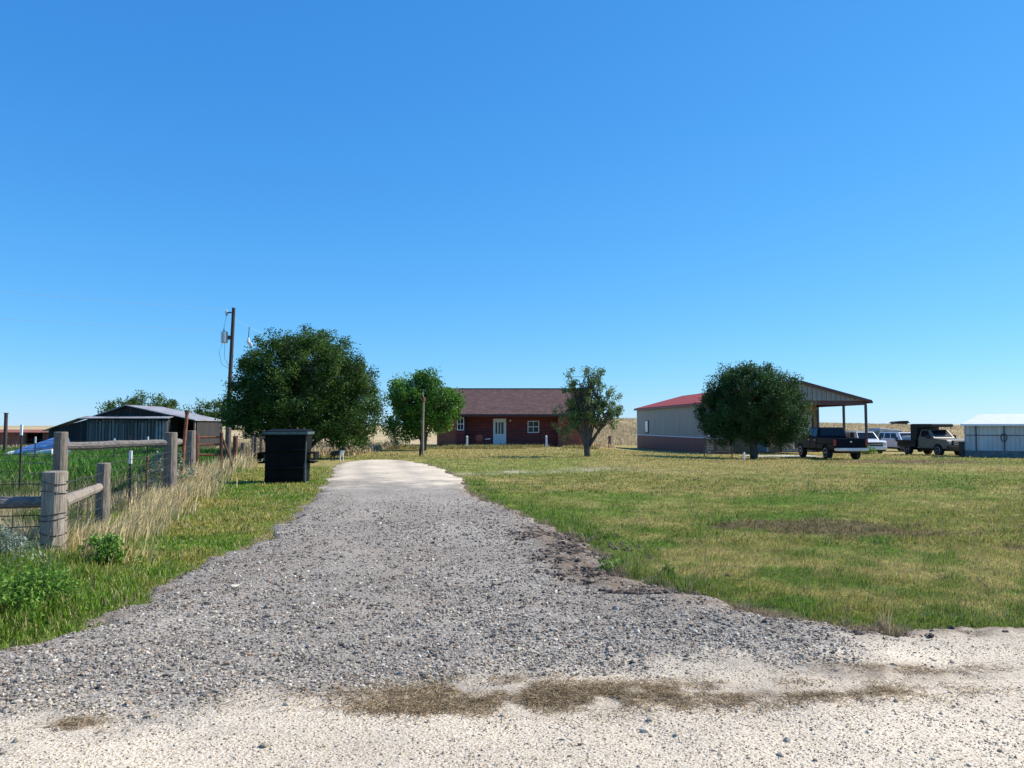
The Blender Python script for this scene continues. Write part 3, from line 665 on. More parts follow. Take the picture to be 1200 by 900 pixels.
def bush(name, label, x, y, r, hgt, n, ls, cols, ncl, asp=.5, cat='weed', stemcol=None):
    root = empty(name, (x, y, gz(x, y)), 0, label, cat)
    cen = np.stack([rng.normal(0, r * .5, ncl), rng.normal(0, r * .45, ncl), rng.uniform(.06, 1, ncl) ** .8 * hgt], 1)
    cen[:, :2] *= (1.1 - .5 * cen[:, 2:3] / hgt)
    V, F, cc = leaf_cloud(cen, np.full(ncl, r * .22), n, ls, cols, .2, asp)
    V[:, 2] = np.maximum(V[:, 2], .0)
    npmesh('leaves', V, F, LEAF, root, cc)
    m = MB()
    for c in cen[:26]: m.tube([(c[0] * .25, c[1] * .25, -.03), (c[0] * .7, c[1] * .7, c[2] * .6), tuple(c)], [.006, .004, .002], 5)
    m.build('stems', M['steel_post'] if stemcol is None else stemcol, root)
    return root
STEM = pm('weed_stem', (.12, .16, .05), .8)
WG = [(.13, .27, .035), (.10, .215, .03), (.18, .31, .05)]
SG = [(.22, .27, .20), (.16, .21, .15), (.30, .34, .26), (.13, .18, .10)]
bush('leafy_weed', 'bright green leafy weed on the verge right of the nearest fence post', -4.3, 7.0, .40, .36, 1900, .04, WG, 110, stemcol=STEM)
bush('leafy_weed', 'small round green weed clump under the sloping fence rail', -4.95, 9.45, .32, .34, 1000, .05, WG, 40, stemcol=STEM)
bush('leafy_weed', 'green weed at the left edge, lowest plant by the gravel corner', -4.5, 6.55, .38, .42, 1400, .05, WG, 45, stemcol=STEM)
bush('sage_plant', 'pale grey-green sage plant left of the nearest fence post', -5.3, 8.15, .40, .58, 1300, .04, SG, 60, .45, 'plant', STEM)
bush('sage_plant', 'second grey-green sage plant nearest the left frame edge', -5.85, 8.7, .36, .56, 1100, .04, SG, 50, .45, 'plant', STEM)
bush('grey_weed', 'tall grey-green weed behind the fence below the top rail', -8.7, 19.6, .7, .95, 1600, .08, SG, 50, .5, 'weed', STEM)
bush('leafy_weed', 'green weed on the churned dirt beside the gravel', 1.15, 9.1, .22, .16, 260, .04, WG, 26, stemcol=STEM)
bush('leafy_weed', 'yellow-green sprig standing in the churned dirt nearer the lawn', 1.75, 8.75, .12, .17, 130, .035, [(.16, .22, .04)], 16, stemcol=STEM)
bush('yard_weed', 'low green weeds in front of the white suburban grille', 27.6, 60.0, .9, .7, 900, .14, WG, 50, stemcol=STEM)
bush('corner_shrub', 'bare dusty shrub under the left side of the bright green tree', -8.4, 55.5, .9, 1.1, 900, .10, [(.18, .17, .12), (.10, .11, .06)], 50, .4, 'shrub', BARK)

# ------------------------------------------------------------------ fences
def post(parent, x, y, z0, h, r, mat='old_wood', name='post', tilt=(0, 0)):
    m = MB(); n = 12; pts = []; rad = []
    for i in range(7):
        t = i / 6; pts.append((x + tilt[0] * t, y + tilt[1] * t, z0 - .25 + (h + .25) * t)); rad.append(r * (1.04 - .06 * t + rng.normal(0, .015)))
    pts.append((x + tilt[0], y + tilt[1], z0 + h + .012)); rad.append(r * .86)
    m.tube(pts, rad, n)
    return m.build(name, M[mat], parent, sm=False)
def rail(parent, a, b, r, mat='rail_wood', name='rail'):
    a, b = np.array(a), np.array(b); pts = [tuple(a + (b - a) * t + rng.normal(0, r * .12, 3)) for t in np.linspace(0, 1, 7)]
    return MB().tube(pts, [r * (1.08 - .16 * t + rng.normal(0, .03)) for t in np.linspace(0, 1, 7)], 10).build(name, M[mat], parent)
def tpost(parent, x, y, z0, h, tip=True, mat='steel_post', name='steel_post', tilt=0):
    m = MB(); m.box(x + tilt / 2, y, z0 + h / 2 - .1, .045, .012, h + .2, 0, 0, math.atan2(tilt, h)); m.box(x + tilt / 2, y + .02, z0 + h / 2 - .1, .012, .04, h + .2, 0, 0, math.atan2(tilt, h))
    o = m.build(name, M[mat], parent)
    if tip:
        MB().box(x + tilt, y, z0 + h - .10, .055, .03, .26).build('white_tip', M['white_tip'], o)
    return o
def wires(parent, pts, zs, stay=0, r=.006, sag=.02, name='wire_mesh'):
    m = MB()
    for (a, b) in zip(pts, pts[1:]):
        a, b = np.array(a, float), np.array(b, float); L = np.linalg.norm(b - a)
        za, zb = gz(*a), gz(*b)
        for z in zs:
            P = []
            for t in np.linspace(0, 1, 7):
                q = a + (b - a) * t; P.append((q[0], q[1], za + (zb - za) * t + z - sag * math.sin(PI * t) * rng.uniform(.4, 1.3) + rng.normal(0, .006)))
            m.tube(P, r, 4, False)
        if stay:
            for k in range(1, int(L / stay)):
                q = a + (b - a) * k * stay / L; z = za + (zb - za) * k * stay / L
                m.tube([(q[0], q[1], z + min(zs)), (q[0] + rng.normal(0, .015), q[1], z + (max(zs) + min(zs)) / 2), (q[0], q[1], z + max(zs))], r * .75, 4, False)
    return m.build(name, M['wire'], parent)
fr = empty('wooden_fence', (0, 0, 0), 0, 'old wooden post-and-rail fence with woven wire, nearest along the gravel drive', 'fence')
FZ, FC = (-9.3, 9.45), (-9.55, 16.3)
for p, h, r, mt in ((FA, 1.09, .145, 'pale_wood'), (FB, 1.10, .105, 'old_wood'), (FD, 1.53, .145, 'old_wood'), (FE, 1.55, .14, 'old_wood'), (FC, 1.54, .135, 'old_wood'), (FZ, 1.1, .13, 'old_wood')):
    post(fr, p[0], p[1], gz(*p), h, r, mt)
za, zb = gz(*FA), gz(*FB)
rail(fr, (FZ[0], FZ[1] - .05, gz(*FZ) + .66), (FA[0] - .06, FA[1], za + .70), .085)
rail(fr, (FA[0] + .06, FA[1] + .05, za + .70), (FB[0] - .02, FB[1] - .1, zb + .72), .075, 'pale_wood')
rail(fr, (FC[0], FC[1], gz(*FC) + 1.24), (FD[0], FD[1], gz(*FD) + 1.30), .085)
rail(fr, (FD[0], FD[1], gz(*FD) + 1.30), (FE[0] + .75, FE[1] - 2.4, gz(*FE) + 1.26), .085)
tpost(fr, -7.62, 15.4, gz(-7.62, 15.4), 1.17)
tpost(fr, -8.0, 16.9, gz(-8, 16.9), 1.05, False, 'rust')
zs = [.1, .25, .4, .55, .75, .95]
wires(fr, [FZ, FA, FB], zs, .3)
wires(fr, [FB, FD, FE], [.1, .25, .4, .55, .75, .95, 1.1], .3)
for z in (.18, .32, .50, .56, .84, .96):
    MB().tube([(FA[0] + .152 * math.cos(t), FA[1] + .152 * math.sin(t), za + z + .02 * math.sin(t * 1.5 + z * 9)) for t in np.linspace(0, 2 * PI, 17)], .006, 5, False).build('wire_wrap', M['wire'], fr)
pf = empty('paddock_fence', (0, 0, 0), 0, 'thin wire fence on white-tipped steel posts crossing the green crop', 'fence')
P1 = [(-19.5, 14.5), (-12.05, 18.9), (-14.0, 29.6), (-15.7, 30.4), (-19.5, 31.5)]
for x, y, h, t in ((-12.05, 18.9, 1.7, True), (-14.0, 29.6, 1.24, True), (-15.7, 30.4, 1.18, True), (-19.5, 31.5, 1.2, True), (-14.9, 30.0, 1.35, False)):
    tpost(pf, x, y, gz(x, y), h, t, 'steel_post' if t else 'rust_dark')
wires(pf, [(-17.5, 16.2), (-12.05, 18.9), FC], [.35, .6, .85, 1.0], 0)
wires(pf, [(-12.05, 18.9), (-14.0, 29.6), (-15.7, 30.4), (-19.5, 31.5), (-27, 34)], [.5, .75, .95, 1.1], 0, .006)
bf = empty('yard_fence', (0, 0, 0), 0, 'dark post and wire fence seen left of the black dumpster', 'fence')
BP = [(-10.0, 24.0), (-11.35, 31.6), (-12.2, 36.0), (-13.0, 41.0)]
for x, y, h, r, mt in ((-11.35, 31.6, 1.28, .10, 'rust_dark'), (-12.9, 35.0, 1.6, .13, 'dark_wood'), (-11.6, 33.2, .95, .10, 'dark_wood'), (-12.2, 36.2, 1.2, .05, 'dark_wood'), (-12.7, 38.0, 1.3, .06, 'dark_wood'), (-13.0, 41, 1.35, .08, 'dark_wood'), (-12.2, 37.4, 1.3, .045, 'dark_wood'), (-11.9, 38.5, 1.3, .05, 'dark_wood')):
    post(bf, x, y, gz(x, y), h, r, mt)
wires(bf, [(-11.35, 31.6), (-12.2, 36.2), (-13.0, 41)], [.15, .35, .55, .75, .95, 1.15], .5, .008)
wires(bf, [(-12.2, 36.2), (-9.0, 39)], [.15, .4, .65, .9, 1.15], .45, .008)
pg = empty('pipe_gate', (0, 0, 0), 0, 'rust-red pipe gate with a slanted brace between barn and dumpster', 'gate')
g0 = gz(-10.6, 26.5)
for x, y, h, r in ((-10.9, 26.6, 1.42, .10), (-10.15, 26.9, 1.45, .06)): post(pg, x, y, g0, h, r, 'rust_dark', 'gate_post')
for z in (.35, .7, 1.05, 1.3): MB().tube([(-10.9, 26.6, g0 + z), (-10.15, 26.9, g0 + z)], .035, 8).build('bar', M['rust'], pg)
MB().tube([(-10.15, 26.9, g0 + 1.35), (-9.85, 27.0, g0 + .5), (-9.75, 27.05, g0 + .0)], .04, 8).build('brace', M['rust_dark'], pg)
rp = empty('rusty_pipe', (-8.95, 20.9, gz(-8.95, 20.9)), 0, 'tall leaning rust-orange pipe beside the thick fence post', 'pipe')
MB().tube([(-.02, 0, -.2), (.04, 0, 1.0), (.10, .03, 2.05)], .045, 10).build('pipe', M['rust'], rp)
MB().tube([(.10, .03, 2.02), (.10, .03, 2.12)], .055, 10).build('cap', M['rust_dark'], rp)
tp = empty('tall_post', (-26.0, 39.5, gz(-26, 39.5)), 0, 'slim dark post rising alone at the left edge above the crop', 'post')
post(tp, 0, 0, 0, 2.35, .085, 'pole_wood', 'shaft'); MB().box(0, 0, 2.36, .19, .19, .03).build('cap', M['rust_dark'], tp)
for x, y in ((9.2, 72.5),):
    q = empty('fence_post', (x, y, gz(x, y)), 0, 'lone dark wooden post in the tan grass right of the thin tree', 'post'); post(q, 0, 0, 0, 1.15, .14, 'dark_wood', 'shaft')
    MB().tube([(0, -.15, .9), (0, .15, .95)], .02, 6).build('bolt', M['rust'], q)

# ------------------------------------------------------------------ dumpster
du = empty('dumpster', (-6.72, 23.2, gz(-6.72, 23.2)), math.radians(6), 'black-green steel dumpster on the grass left of the gravel drive', 'dumpster')
w0, w1, d0, d1, H = .54, .60, .50, .62, 1.46
MB().hexa([(-w0, -d0, .08), (w0, -d0, .08), (w0, d0, .08), (-w0, d0, .08), (-w1, -d1 + .06, H), (w1, -d1 + .06, H), (w1, d1, H), (-w1, d1, H)]).build('body', M['dump'], du, .02)
m = MB(); m.bb(-w1 - .05, w1 + .05, -d1 - .01, -d1 + .09, H - .03, H + .05); m.bb(-w1 - .05, w1 + .05, d1 - .05, d1 + .05, H - .03, H + .05); m.bb(-w1 - .05, -w1 + .05, -d1 + .09, d1 - .05, H - .03, H + .05); m.bb(w1 - .05, w1 + .05, -d1 + .09, d1 - .05, H - .03, H + .05)
m.build('rim', M['dump_lit'], du, .012)
MB().hexa([(-w1, -d1, H + .052), (w1, -d1, H + .052), (w1, d1, H + .052), (-w1, d1, H + .052), (-w1, -d1, H + .07), (w1, -d1, H + .07), (w1, d1, H + .13), (-w1, d1, H + .13)]).build('lid', M['dump'], du, .01)
for s in (-1, 1):
    m = MB(); xx = s * (w0 + .16)
    m.bb(xx - .11, xx + .11, -.45, .45, .86, .90); m.bb(xx - .11, xx + .11, -.45, .45, .58, .62)
    m.bb(xx + s * .11 - .02, xx + s * .11 + .02, -.45, .45, .70, .899)
    m.build('fork_sleeve', M['dump'], du, .008)
    m = MB(); m.bb(s * (w0 + .02) - .03, s * (w0 + .02) + .03, -d0 - .02, -d0 + .05, .0, 1.36); m.build('corner_post', M['dump_lit'] if s > 0 else M['dump'], du, .008)  # right post coloured paler as the sunlit edge, left one stays dark
m = MB(); m.bb(-w0, w0, -d0 - .05, -d0 + .02, 0, .1); m.bb(-w0, w0, d0 - .02, d0 + .05, 0, .1); m.bb(-w0, -w0 + .1, -d0 + .02, d0 - .02, 0, .078); m.bb(w0 - .1, w0, -d0 + .02, d0 - .02, 0, .078); m.build('skid', M['dump'], du, .008)
m = MB()
for z in (.42, .95): m.bb(-w0 - .01, w0 + .01, -d0 - .11, -d0 - .02, z, z + .05)
m.build('stiffener', M['dump'], du, .008)

# ------------------------------------------------------------------ dog near the far end of the drive
dg = empty('dog', (-8.05, 35.6, gz(-8.05, 35.6)), math.radians(-35), 'black dog with white chest standing on grass by the far drive end', 'dog')
V = [(-.30, 0, .42), (0, 0, .41), (.24, 0, .43), (.34, 0, .52), (.42, 0, .62), (.52, 0, .59),           # pelvis, belly, chest, neck, head, muzzle
     (.24, .08, .30), (.25, .09, .16), (.27, .09, .02), (.24, -.08, .30), (.25, -.09, .16), (.27, -.09, .02),
     (-.27, .08, .30), (-.36, .09, .16), (-.32, .09, .02), (-.27, -.08, .30), (-.36, -.09, .16), (-.32, -.09, .02),
     (-.42, 0, .40), (-.55, 0, .28), (.40, .05, .71), (.40, -.05, .71)]
E = [(0, 1), (1, 2), (2, 3), (3, 4), (4, 5), (2, 6), (6, 7), (7, 8), (2, 9), (9, 10), (10, 11), (0, 12), (12, 13), (13, 14), (0, 15), (15, 16), (16, 17), (0, 18), (18, 19), (4, 20), (4, 21)]
R = [.10, .105, .12, .075, .075, .035, .05, .03, .03, .05, .03, .03, .06, .028, .03, .06, .028, .03, .03, .02, .015, .015]
me = bpy.data.meshes.new('body'); me.from_pydata(V, E, []); ob = bpy.data.objects.new('body', me); COL.objects.link(ob); ob.parent = dg
sk = ob.modifiers.new('skin', 'SKIN')
if not me.skin_vertices: me.attributes  # layer is made with the modifier
if not me.skin_vertices:
    bm = bmesh.new(); bm.from_mesh(me); bm.verts.layers.skin.verify(); bm.to_mesh(me); bm.free()
for i, sv in enumerate(me.skin_vertices[0].data): sv.radius = (R[i], R[i]); sv.use_root = (i == 0)
ob.modifiers.new('sub', 'SUBSURF').levels = 2; ob.modifiers['sub'].render_levels = 2
def dog_mat():
    m, nt, bs = newmat('dog_coat'); t = N(nt, 'ShaderNodeTexCoord'); s = N(nt, 'ShaderNodeSeparateXYZ'); nt.links.new(t.outputs['Object'], s.inputs[0])
    a = ramp(nt, s.outputs[0], [(.22, 0.), (.30, 1.)]); b = ramp(nt, s.outputs[2], [(.50, 1.), (.55, 0.)])
    f = mixc(nt, a, b, 1., 'MULTIPLY'); c = mixc(nt, (.012, .012, .012), (.72, .70, .66), f)
    nt.links.new(c, bs.inputs['Base Color']); bs.inputs['Roughness'].default_value = .8; return m
me.materials.append(dog_mat())

# ------------------------------------------------------------------ house
ho = empty('brick_house', (0, 61, .06), 0, 'low red-brown brick house with a brown shingle roof', 'house')
XL, XR = -5.95, 6.15
m = MB(); m.bb(XL, -4.4, 0, 8, -.3, 2.42); m.bb(3.65, XR, 0, 8, -.3, 2.42); m.bb(-4.4, 3.65, 7.4, 8, -.3, 2.42); m.build('brick_wall', M['brick'], ho)
m = MB(); m.bb(-4.4, -3.72, .03, .5, -.3, 2.40); m.bb(-4.4, 3.65, .8, 1.0, -.3, 2.40); m.build('siding_wall', M['siding'], ho)
m = MB(); m.bb(-3.72, 3.648, .765, .798, 1.16, 1.22); m.bb(-3.78, -3.70, .01, .76, -.3, 2.39); m.bb(-3.70, -3.6, .70, .797, -.3, 2.39); m.build('siding_trim', M['trim_dark'], ho)
MB().bb(-4.4, 3.65, -.6, .79, -.3, -.01).build('porch_slab', M['concrete'], ho)
rz_, ry_, ey = 4.66, 4.0, -.62
m = MB()
m.prism([(ey, 2.44), (ry_, rz_), (8.6, 2.44), (8.6, 2.56), (ry_, rz_ + .13), (ey, 2.56)], XL - .42, XR + .42, 'x'); m.build('roof', M['shingle'], ho)
m = MB(); m.bb(XL - .42, XR + .42, ey - .03, ey, 2.36, 2.55); m.bb(XL - .42, XR + .42, ey, 0, 2.425, 2.44); m.build('fascia', M['trim_dark'], ho)
for xx in (XL, XR - .15): MB().prism([(0, 2.42), (8, 2.42), (ry_, rz_ - .02)], xx, xx + .15, 'x').build('gable_wall', M['siding'], ho)
MB().bb(XL - .42, XR + .42, ry_ - .12, ry_ + .12, rz_ + .10, rz_ + .155).build('ridge_cap', M['trim_dark'], ho)
def window(parent, x0, x1, z0, z1, y, fw=.07, mull=True, mat='white_paint', glass='glass'):
    m = MB(); m.bb(x0, x1, y - .06, y - .003, z1 - fw, z1); m.bb(x0, x1, y - .06, y - .003, z0, z0 + fw); m.bb(x0, x0 + fw, y - .055, y - .003, z0 + fw, z1 - fw); m.bb(x1 - fw, x1, y - .055, y - .003, z0 + fw, z1 - fw)
    if mull:
        zc = (z0 + z1) / 2; m.bb(x0 + fw, x1 - fw, y - .05, y - .012, zc - .03, zc + .03)
        xc = (x0 + x1) / 2; m.bb(xc - .02, xc + .02, y - .048, y - .012, z0 + fw, zc - .03); m.bb(xc - .02, xc + .02, y - .048, y - .012, zc + .03, z1 - fw)
    f = m.build('window', M[mat], parent)
    MB().bb(x0 + fw, x1 - fw, y - .02, y - .004, z0 + fw, z1 - fw).build('pane', M[glass], f)
    return f
window(ho, 1.25, 2.18, 1.08, 2.04, .8); window(ho, -4.36, -3.80, 1.28, 2.30, .03)
m = MB(); m.bb(-1.51, -1.43, .72, .795, 0, 2.12); m.bb(-.55, -.47, .72, .795, 0, 2.12); m.bb(-1.51, -.47, .715, .796, 2.12, 2.22); m.build('door_frame', M['white_paint'], ho)
dr = MB().bb(-1.43, -.55, .75, .797, .02, 2.12).build('door', M['pale_door'], ho)
for x0, x1 in ((-1.33, -1.18), (-1.08, -.94), (-.86, -.68)): MB().bb(x0, x1, .738, .752, 1.0, 1.92).build('pane', M['glass'], dr)
MB().tube([(-.62, .75, .92), (-.62, .69, .92)], .03, 8).build('handle', M['chrome'], dr)
MB().bb(-.20, -.08, .70, .797, 1.98, 2.14).build('porch_lamp', M['porcelain'], ho)
MB().tube([(5.3, 3.2, 3.9), (5.3, 3.2, 4.75)], .06, 8).build('vent_pipe', M['steel'], ho)
for x, lb in ((-3.42, 'short white post left of the house door'), (2.62, 'short white post right of the house door')):
    q = empty('yard_post', (x, 58.6, gz(x, 58.6)), 0, lb, 'post', 'white posts before the house')
    MB().bb(-.07, .07, -.07, .07, -.2, .84).build('shaft', M['white_paint'], q, .01); MB().hexa([(-.09, -.09, .84), (.09, -.09, .84), (.09, .09, .84), (-.09, .09, .84), (-.03, -.03, .9), (.03, -.03, .9), (.03, .03, .9), (-.03, .03, .9)]).build('cap', M['white_paint'], q)
ch = empty('lawn_chair', (-2.55, 60.0, gz(-2.55, 60.0) + .02), 0, 'faded red shell-back lawn chair against the porch siding', 'chair')
m = MB(); m.hexa([(-.27, -.25, .40), (.27, -.25, .40), (.25, .25, .34), (-.25, .25, .34), (-.27, -.25, .43), (.27, -.25, .43), (.25, .25, .37), (-.25, .25, .37)]); m.build('seat', M['red_chair'], ch, .01)
m = MB(); m.prism([(-.22, .38), (.22, .38), (.30, .62), (.27, .80), (.14, .90), (-.14, .90), (-.27, .80), (-.30, .62)], .22, .25, 'y'); m.build('backrest', M['red_chair'], ch, .01)
for s in (-1, 1): MB().tube([(s * .27, .22, .60), (s * .29, -.22, .62), (s * .29, -.25, .02), (s * .27, .28, .02)], .018, 7).build('leg', M['rust_dark'], ch)
wt = empty('folding_stool', (-1.9, 60.1, gz(-1.9, 60.1) + .02), 0, 'small white folding stool beside the pale house door', 'stool')
MB().hexa([(-.22, -.16, .54), (.22, -.16, .58), (.22, .16, .58), (-.22, .16, .54), (-.22, -.16, .60), (.22, -.16, .64), (.22, .16, .64), (-.22, .16, .60)]).build('seat', M['white_paint'], wt, .02)
for s in (-1, 1): MB().tube([(-s * .2, -.12, .56), (s * .2, -.12, 0)], .016, 6).build('leg', M['steel'], wt); 
for s in (-1, 1): MB().tube([(-s * .2, .12, .56), (s * .2, .12, 0)], .016, 6).build('leg', M['steel'], wt)

# yard pole before the leafy tree
yp = empty('yard_pole', (-5.05, 43.6, gz(-5.05, 43.6)), 0, 'slim pale wooden pole standing before the bright green tree', 'pole')
MB().tube([(0, 0, -.2), (.0, 0, 1.6), (.03, 0, 3.3)], [.07, .065, .055], 10).build('shaft', M['pale_wood'], yp)
MB().tube([(.03, 0, 3.1), (.03, 0, 3.32)], .10, 10).build('collar', M['rust'], yp)
MB().tube([(.03, 0, 3.3), (-.02, -.05, 3.6), (.02, -.1, 3.75)], .02, 6).build('hook', M['cable'], yp)
MB().bb(-.20, -.09, -.1, .06, 0, .42).build('tap_box', M['black'], yp, .01)

# ------------------------------------------------------------------ utility pole and cables
up = empty('utility_pole', (-20.55, 56, gz(-20.55, 56)), 0, 'tall dark utility pole with a grey transformer behind the biggest tree', 'utility pole')
ZT = 10.35
MB().tube([(-.18, 0, -.5), (-.05, 0, 5), (.12, 0, ZT)], [.165, .145, .125], 12).build('shaft', M['pole_wood'], up)
MB().bb(-.36, -.05, -.05, .05, 9.95, 10.05).build('bracket', M['steel'], up)
MB().tube([(-.40, 0, 9.75), (-.40, 0, 9.85), (-.40, 0, 10.15), (-.40, 0, 10.2)], [.05, .11, .09, .03], 8).build('insulator', M['porcelain'], up)
tf = MB().tube([(-.50, -.05, 7.75), (-.50, -.05, 7.8), (-.50, -.05, 8.5), (-.50, -.05, 8.58)], [.2, .25, .25, .18], 14).build('transformer', M['transformer'], up)
MB().tube([(-.55, -.05, 8.58), (-.55, -.05, 8.7), (-.55, -.05, 8.85)], [.06, .07, .03], 8).build('bushing', M['porcelain'], tf)
MB().bb(-.28, -.02, -.06, .04, 8.0, 8.3).build('mount', M['steel'], up)
for P_ in ([(-.40, 0, 9.75), (-.48, 0, 9.3), (-.55, -.05, 8.85)], [(-.6, -.1, 7.8), (-.85, -.1, 7.1), (-.7, 0, 6.2), (-.15, 0, 5.9)], [(-.45, -.1, 7.75), (-.48, -.05, 6.7), (-.12, 0, 6.0)]): MB().tube(P_, .013, 5, False).build('jumper_wire', M['steel'], up)
def cable(name, label, a, b, sag, r=.008, ext=1.):
    a, b = np.array(a, float), np.array(b, float)
    P = [tuple(a + (b - a) * t + np.array([0, 0, -4 * sag * t * (1 - t)])) for t in np.linspace(0, 1, 25)]
    o = MB().tube(P, r, 6).build(name, M['cable'], None); return tag(o, label, 'cable', 'overhead power cables')
cable('power_cable', 'upper thin overhead cable running left from the utility pole top', (-20.95, 56, 10.2), (-75.5, 24, 13.0), .7)
cable('power_cable', 'lower thin overhead cable running left from below the transformer', (-20.75, 56, 8.6), (-75.5, 24, 10.6), .7)
sd_ = cable('service_cable', 'overhead cable with an insulator dropping right from the utility pole', (-20.45, 56, 9.6), (-5.0, 62.5, 4.0), .9)
MB().tube([(-19.45, 56.4, 8.2), (-19.45, 56.4, 7.9), (-19.3, 56.4, 7.75), (-19.2, 56.4, 7.55)], [.06, .14, .16, .07], 8).build('insulator', M['porcelain'], sd_)
MB().tube([(-19.45, 56.4, 8.1), (-19.4, 56.4, 9.0)], .03, 6).build('tie', M['steel'], sd_)

# ------------------------------------------------------------------ grey barn, rusty shed, tarp
by = 45.0
ba = empty('barn', (-22.5, by, -.05), 0, 'low weathered grey board barn with pale tin roofs', 'barn')
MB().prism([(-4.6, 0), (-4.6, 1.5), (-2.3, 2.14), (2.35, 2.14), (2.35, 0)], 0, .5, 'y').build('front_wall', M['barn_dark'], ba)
m = MB()
for x in np.arange(-2.25, 2.3, .21): m.box(x, -.025, 1.05 + rng.uniform(-.04, .04), .185, .03, 2.06, 0, 0, rng.normal(0, .006))
m.build('wall_boards', M['barn'], ba)
m = MB()
for x in np.arange(1.75, 2.35, .19): m.box(x, -.058, 1.35, .10, .02, 1.35)
m.build('pale_boards', M['tin'], ba)
MB().hexa([(-2.75, -.35, 2.16), (2.5, -.35, 2.16), (2.5, .62, 2.30), (-2.75, .62, 2.30), (-2.75, -.35, 2.20), (2.5, -.35, 2.20), (2.5, .62, 2.34), (-2.75, .62, 2.34)]).build('front_roof', M['tin'], ba)
MB().hexa([(-4.85, -.2, 1.44), (-2.76, -.2, 2.17), (-2.76, .62, 2.17), (-4.85, .62, 1.44), (-4.85, -.2, 1.48), (-2.76, -.2, 2.21), (-2.76, .62, 2.21), (-4.85, .62, 1.48)]).build('side_roof', M['tin'], ba)
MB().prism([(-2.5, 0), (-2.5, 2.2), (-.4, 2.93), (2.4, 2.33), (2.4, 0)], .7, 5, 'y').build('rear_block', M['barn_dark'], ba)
MB().hexa([(-.4, .4, 2.95), (2.4 + 1.4, .4, 2.05), (3.8, 5.2, 2.05), (-.4, 5.2, 2.95), (-.4, .4, 3.0), (3.8, .4, 2.10), (3.8, 5.2, 2.10), (-.4, 5.2, 3.0)]).build('rear_roof', M['tin'], ba)
MB().hexa([(-2.7, .4, 2.14), (-.41, .4, 2.95), (-.41, 5.2, 2.95), (-2.7, 5.2, 2.14), (-2.7, .4, 2.19), (-.41, .4, 3.0), (-.41, 5.2, 3.0), (-2.7, 5.2, 2.19)]).build('rear_roof', M['tin'], ba)
for y in (.8, 2.8, 4.8): MB().tube([(3.6, y, -.1), (3.6, y, 2.1)], .07, 8).build('bay_post', M['old_wood'], ba)
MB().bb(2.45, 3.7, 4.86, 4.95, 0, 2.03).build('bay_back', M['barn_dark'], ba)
MB().bb(3.62, 3.70, .9, 4.85, -.1, 2.02).build('bay_sun_screen', M['barn_dark'], ba)  # side wall added to keep the sun out of the open bay
rs = empty('rusty_shed', (-31.5, 52, gz(-31.5, 52)), 0, 'low rust-red sheet shed with a dark opening at the left edge', 'shed')
m = MB(); m.bb(-8, -1.35, 0, .08, -.2, 1.22); m.bb(-.1, 5.6, 0, .08, -.2, 1.18); m.bb(-8, 5.6, 2.6, 2.68, -.2, 1.35); m.build('wall', M['rust_sheet'], rs)
MB().hexa([(-8.1, -.15, 1.22), (5.7, -.15, 1.22), (5.7, 2.8, 1.40), (-8.1, 2.8, 1.40), (-8.1, -.15, 1.26), (5.7, -.15, 1.26), (5.7, 2.8, 1.44), (-8.1, 2.8, 1.44)]).build('roof', M['rust_sheet'], rs)
for x in (-1.35, -.1): MB().bb(x - .06, x + .06, -.06, .1, -.2, 1.21).build('door_post', M['dark_wood'], rs)
MB().bb(-1.29, -.16, 1.2, 1.26, -.2, 1.2).build('opening_shade', M['black'], rs)  # black sheet standing in for the darkness inside the opening
tb = empty('tarp_cover', (-22.2, 36.2, gz(-22.2, 36.2)), math.radians(4), 'blue and white tarp sloping over a low pile by the barn', 'tarp')
def tarp(x0, x1, zf, name, mat, y0=-.6, y1=.9):
    xs_ = np.linspace(x0, x1, 12); ys_ = np.linspace(y0, y1, 8); X, Y, F = grid(xs_, ys_)
    Z = zf(X) * (1 - .35 * ((Y - (y0 + y1) / 2) / ((y1 - y0) / 2)) ** 4) + (fbm(X, Y, 3, 231, 2) - .5) * .09
    n = len(X); V = np.concatenate([np.stack([X, Y, Z], 1), np.stack([X, Y, np.minimum(Z - .05, -.05) * 0 - .1], 1)])
    nx, ny = 12, 8; F2 = F[:, ::-1] + n; side = []
    ring = [i for i in range(nx)] + [nx * j + nx - 1 for j in range(1, ny)] + [nx * (ny - 1) + i for i in range(nx - 2, -1, -1)] + [nx * j for j in range(ny - 2, 0, -1)]
    for a, b in zip(ring, ring[1:] + ring[:1]): side.append((b, a, a + n, b + n))
    return npmesh(name, V, np.concatenate([F, F2, np.array(side)]), M[mat], tb, None, False)
tarp(-.9, .95, lambda x: .62 + (x + .9) * .34, 'blue_sheet', 'tarp_blue'); tarp(-1.35, -.905, lambda x: .48 + (x + 1.35) * .3, 'white_end', 'tarp_white'); tarp(-.2, .93, lambda x: .42 + (x + .2) * .18, 'white_skirt', 'tarp_white', -.78, -.605)

